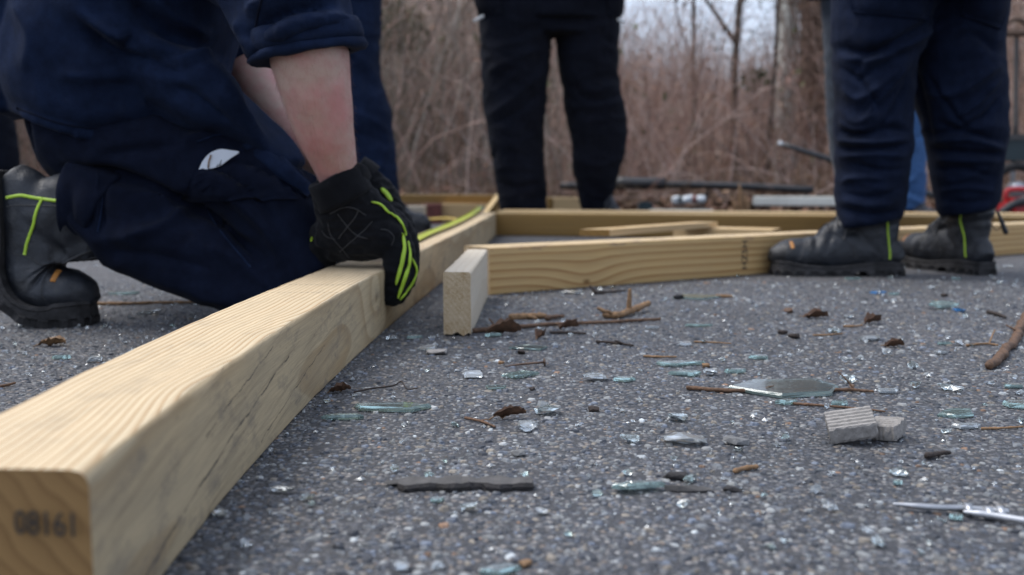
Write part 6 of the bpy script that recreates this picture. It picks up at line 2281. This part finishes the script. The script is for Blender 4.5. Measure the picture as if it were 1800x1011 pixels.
# steel rods with collars
o = empty('steel_rod', G(1690, 905))
tag(o, 'pale steel rod pair clipped together by collars at the edge of the scene', 'rod')
za = .0042
for nm, pts, rr_ in (('rod', [(1571, 897, za), (1640, 903, za), (1700, 905, za), (1768, 911, za)], .0021), ('rod', [(1695, 911, za), (1740, 917, za), (1800, 927, za), (1850, 935, za)], .0024)):
    P = np.array([G(a_, b_) * [1, 1, 0] + [0, 0, z_] for a_, b_, z_ in pts])
    n = 36
    P = spline(P, n)
    Rr_ = np.full(n, rr_) * np.concatenate([np.linspace(.45, 1, 8), np.ones(n - 8)])
    V, F = tube(P, Rr_, 14, round_cap=True)
    obj(nm, V, F, M['steel'], o.location, o)
for (a_, b_) in ((1700, 907), (1736, 913), (1757, 912)):
    P = G(a_, b_) * [1, 1, 0] + [0, 0, za]
    d = np.array([1, -.1, 0.])
    V, F = tube(np.array([P - d * .0018, P + d * .0018]), np.array([[.0040, .0064]] * 2), 14, (0, 0, 1))
    obj('collar', V, F, M['steel'], o.location, o)

# ------------------------------------------------------------------ debris along the verge
o = empty('black_pipe', W(1080, 330, 7.2) * [1, 1, 0])
tag(o, 'long black pipe lying on the litter at the foot of the brush', 'pipe')
P = np.array([W(985, 327, 7.45), W(1100, 325, 7.35), W(1250, 326, 7.2), W(1430, 334, 7.0)])
V, F = tube(P, np.full(4, .026), 16, seg=30)
obj('shaft', V, F, M['black_plastic'], o.location, o)
P = np.array([W(1080, 322, 7.36), W(1170, 323, 7.28)])
V, F = tube(P, np.array([.046, .042]), 16, seg=6)
obj('sleeve', V, F, M['black_plastic'], o.location, o)
for a_ in (1030, 1240, 1415):
    c = W(a_, 330, 7.25 - (a_ - 1240) * .001)
    V, F = tube(np.array([[c[0] - .05, c[1], -.01], [c[0], c[1], .10], [c[0] + .02, c[1], c[2] - .015]]), np.array([.03, .022, .016]), 8, seg=6)
    st_ = empty('fallen_stick', (c[0], c[1], 0))
    tag(st_, 'short bark covered stick propped under the black pipe', 'stick', 'sticks under the black pipe')
    obj('stem', V, F, M['bark'], st_.location, st_)
o = empty('leaning_pole', W(1378, 257, 6.8) * [1, 1, 0])
tag(o, 'black pole with a bright tip leaning out of the brush beside the navy trousers', 'pole')
P = np.array([W(1376, 254, 6.85), W(1475, 286, 6.7), W(1600, 330, 6.55) , W(1730, 372, 6.4) * [1, 1, 0] + [0, 0, .02]])
V, F = tube(P, np.array([.016, .021, .021, .021]), 12, seg=20)
obj('shaft', V, F, M['black_plastic'], o.location, o)
V, F = tube(np.array([P[0] + [-.03, 0, .012], P[0]]), np.array([.014, .016]), 12)
obj('tip', V, F, M['white_plastic'], o.location, o)

V, F = box((0, 0, 0), (1, 1, 1))
def slab(name, label, cat, p0, p1, z0, z1, dep, mat, group=None):
    a_, b_ = np.array(p0), np.array(p1)
    c = (a_ + b_) / 2
    d_ = (b_ - a_)[:2]
    yaw = math.atan2(d_[1], d_[0])
    bm = bmesh.new()
    bmesh.ops.create_cube(bm, size=1)
    for v in bm.verts: v.co = Vector((v.co.x * np.linalg.norm(d_), v.co.y * dep, v.co.z * (z1 - z0)))
    bmesh.ops.bevel(bm, geom=bm.edges[:], offset=min(dep, z1 - z0) * .12, segments=2, affect='EDGES')
    me = bpy.data.meshes.new(name)
    bm.to_mesh(me)
    bm.free()
    me.materials.append(M[mat])
    o_ = put(name, me, (c[0], c[1], (z0 + z1) / 2))
    o_.rotation_euler = (0, 0, yaw)
    return tag(o_, label, cat, group)


slab('pale_board', 'long greyish white board lying on the litter behind the navy trousers', 'board', W(1325, 344, 6.5), W(1490, 346, 6.3), .06, .118, .10, 'pale_paint')
slab('pale_board', 'narrow whitish board lying right behind the crosspiece', 'board', W(1140, 369, 5.2), W(1255, 371, 5.1), .0, .070, .08, 'pale_paint')
slab('grey_block', 'dark bluish block lying in the litter behind the crosspiece', 'block', W(1122, 358, 5.9), W(1146, 358, 5.9), .0, .095, .08, 'teal_metal')
# crumpled cans
for i, (a_, b_, lb) in enumerate(((1198, 352, 'crushed white can in the litter at the foot of the brush'), (1222, 351, 'second crushed pale can with a reddish band in the litter'))):
    c = W(a_, b_, 6.2)
    o = empty('crushed_can', (c[0], c[1], 0))
    tag(o, lb, 'can', 'crushed cans in the litter')
    P = np.array([[-.055, 0, 0], [-.03, .004, .004], [0, 0, -.004], [.03, -.004, .003], [.055, 0, 0]]) + [c[0], c[1], c[2]]
    V, F = tube(P, np.array([.018, .025, .021, .025, .019]), 18, seg=14)
    V = V + normals(V, F) * (.007 * vnoise(V, 40, 60 + i))[:, None]
    V[:, 2] -= 0
    obj('body', V, F, M['white_plastic'], o.location, o)
    V, F = tube(P[1:3] + [0.01, 0, 0], np.array([.0265, .0245]), 18, seg=4)
    obj('band', V, F, M['brick_red' if i else 'teal_metal'], o.location, o)
    cc = lump_mesh('litter', (.14, .10, max(c[2] - .03, .02)), 400 + i, M['soil'], 20)
    lo = put('clod', cc, (c[0], c[1], 0))
    tag(lo, 'brown clod of soil under the crushed can', 'clod', 'clods of soil under the cans')
# upright splintered stump
o = empty('splintered_stub', W(1305, 350, 6.3) * [1, 1, 0])
tag(o, 'orange splintered wooden stub sticking up from the litter', 'stub')
for dx, hh, rr_ in ((0, .20, .016), (.035, .13, .02), (-.03, .10, .014)):
    P = np.array([[dx, 0, -.01], [dx * 1.1 - .01, 0, hh * .6], [dx * 1.2 - .02, .01, hh]]) + np.array(o.location)
    V, F = tube(P, np.array([[rr_, rr_ * .6], [rr_ * .9, rr_ * .5], [.003, .003]]), 8, seg=8)
    obj('splinter', V, F, M['twig_tan'], o.location, o)

# yellow hose loop behind the post
o = empty('yellow_strap', W(740, 400, 4.6) * [1, 1, 0])
tag(o, 'yellow strap arched over the ground between the gloves and the stacked lumber', 'strap')
P = np.array([W(690, 402, 4.55) * [1, 1, 0] + [0, 0, .004], W(730, 389, 4.6), W(765, 385, 4.62), W(800, 386, 4.6), W(835, 402, 4.5) * [1, 1, 0] + [0, 0, .004]])
P = spline(P, 26)
V, F = strip(P, np.tile([0, -.4, .9], (26, 1)), .010, .004)
obj('webbing', V, F, M['yellow_hose'], o.location, o)

# cart with tubular handle and dark bin
c = W(1786, 250, 6.0)
o = empty('hand_cart', (c[0], c[1], 0))
tag(o, 'hand cart with a bent tube handle and dark teal bin by the brush', 'cart')
O_ = np.array(o.location)
P = np.array([W(1752, 60, 6.0), W(1762, 50, 6.0), W(1778, 36, 6.0), W(1796, 36, 6.0), W(1812, 54, 6.0)])
V, F = tube(P, np.full(5, .014), 12, seg=30, round_cap=True)
obj('handle', V, F, M['rust'], O_, o)
for a_ in (1787, 1845):
    V, F = tube(np.array([W(a_, 56, 6.02), W(a_ - 1, 150, 6.02), W(a_ - 2, 242, 6.02)]), np.full(3, .013), 12, seg=8)
    obj('post', V, F, M['char_top'], O_, o)
V, F = tube(np.array([W(1748, 58, 6.0), W(1900, 58, 6.0)]), np.full(2, .022), 10)
obj('crossbar', V, F, M['rust'], O_, o)
a_, b_ = W(1766, 240, 6.0), W(1900, 282, 6.0)
for nm, z0, z1, ex, mt in (('bin', b_[2], a_[2], 0, 'teal_metal'), ('rim', a_[2] - .02, a_[2] + .012, .012, 'grey')):
    V, F = box(((a_[0] + b_[0]) / 2, a_[1] + .16, (z0 + z1) / 2), (b_[0] - a_[0] + ex * 2, .34 + ex * 2, z1 - z0))
    obj(nm, V, F, M['teal_metal'] if mt != 'grey' else M['char_top'], O_, o, smooth=False)
for a_ in (1788, 1880):
    w_ = W(a_, 300, 5.98)
    for nm, r0, r1 in (('wheel', .135, .034),):
        an = np.linspace(0, 2 * math.pi, 37)
        P = np.stack([w_[0] + np.cos(an) * r0, np.full(37, w_[1]), r0 + .03 + np.sin(an) * r0], 1)
        V, F = tube(P, np.full(37, r1 * .8), 10, (0, 1, 0), cap=False)
        wh = obj(nm, V, F, M['rubber'], O_, o)
        V, F = tube(np.array([[w_[0], w_[1] - .03, r0 + .03], [w_[0], w_[1] + .03, r0 + .03]]), np.full(2, .045), 16)
        obj('hub', V, F, M['steel'], O_, wh)
    V, F = tube(np.array([[w_[0], w_[1] + .05, r0 + .03], [w_[0], w_[1] + .05, W(0, 282, 6.0)[2] + .01]]), np.full(2, .015), 8)
    obj('strut', V, F, M['steel'], O_, o)

# red can with black handle
c = W(1782, 352, 5.0)
o = empty('fuel_can', (c[0] + .02, c[1], 0))
tag(o, 'red fuel can with a black slanting spout behind the turned boot', 'fuel can')
O_ = np.array(o.location)
bm = bmesh.new()
bmesh.ops.create_cube(bm, size=1)
zt = W(0, 347, 5.0)[2]
for v in bm.verts: v.co = Vector((v.co.x * .15, v.co.y * .16, (v.co.z + .5) * zt))
bmesh.ops.bevel(bm, geom=bm.edges[:], offset=.028, segments=4, affect='EDGES')
me = bpy.data.meshes.new('body')
bm.to_mesh(me)
bm.free()
me.materials.append(M['red_plastic'])
put('body', me, parent=o)
P = np.array([[-.115, -.085, .065], [-.06, -.095, .105], [0.0, -.09, zt - .012], [.03, -.05, zt + .018]]) + O_
V, F = tube(P, np.array([.017, .019, .021, .021]), 12, seg=14, round_cap=True)
obj('spout', V, F, M['black_plastic'], O_, o)
P = np.array([[-.06, 0, zt - .01], [-.05, 0, zt + .035], [.05, 0, zt + .035], [.065, 0, zt - .01]]) + O_
V, F = tube(P, np.full(4, .012), 10, seg=16)
obj('handle', V, F, M['red_plastic'], O_, o)
V, F = tube(np.array([[.06, -.03, zt - .005], [.06, -.03, zt + .02]]) + O_, np.full(2, .022), 14)
obj('cap', V, F, M['white_plastic'], O_, o)
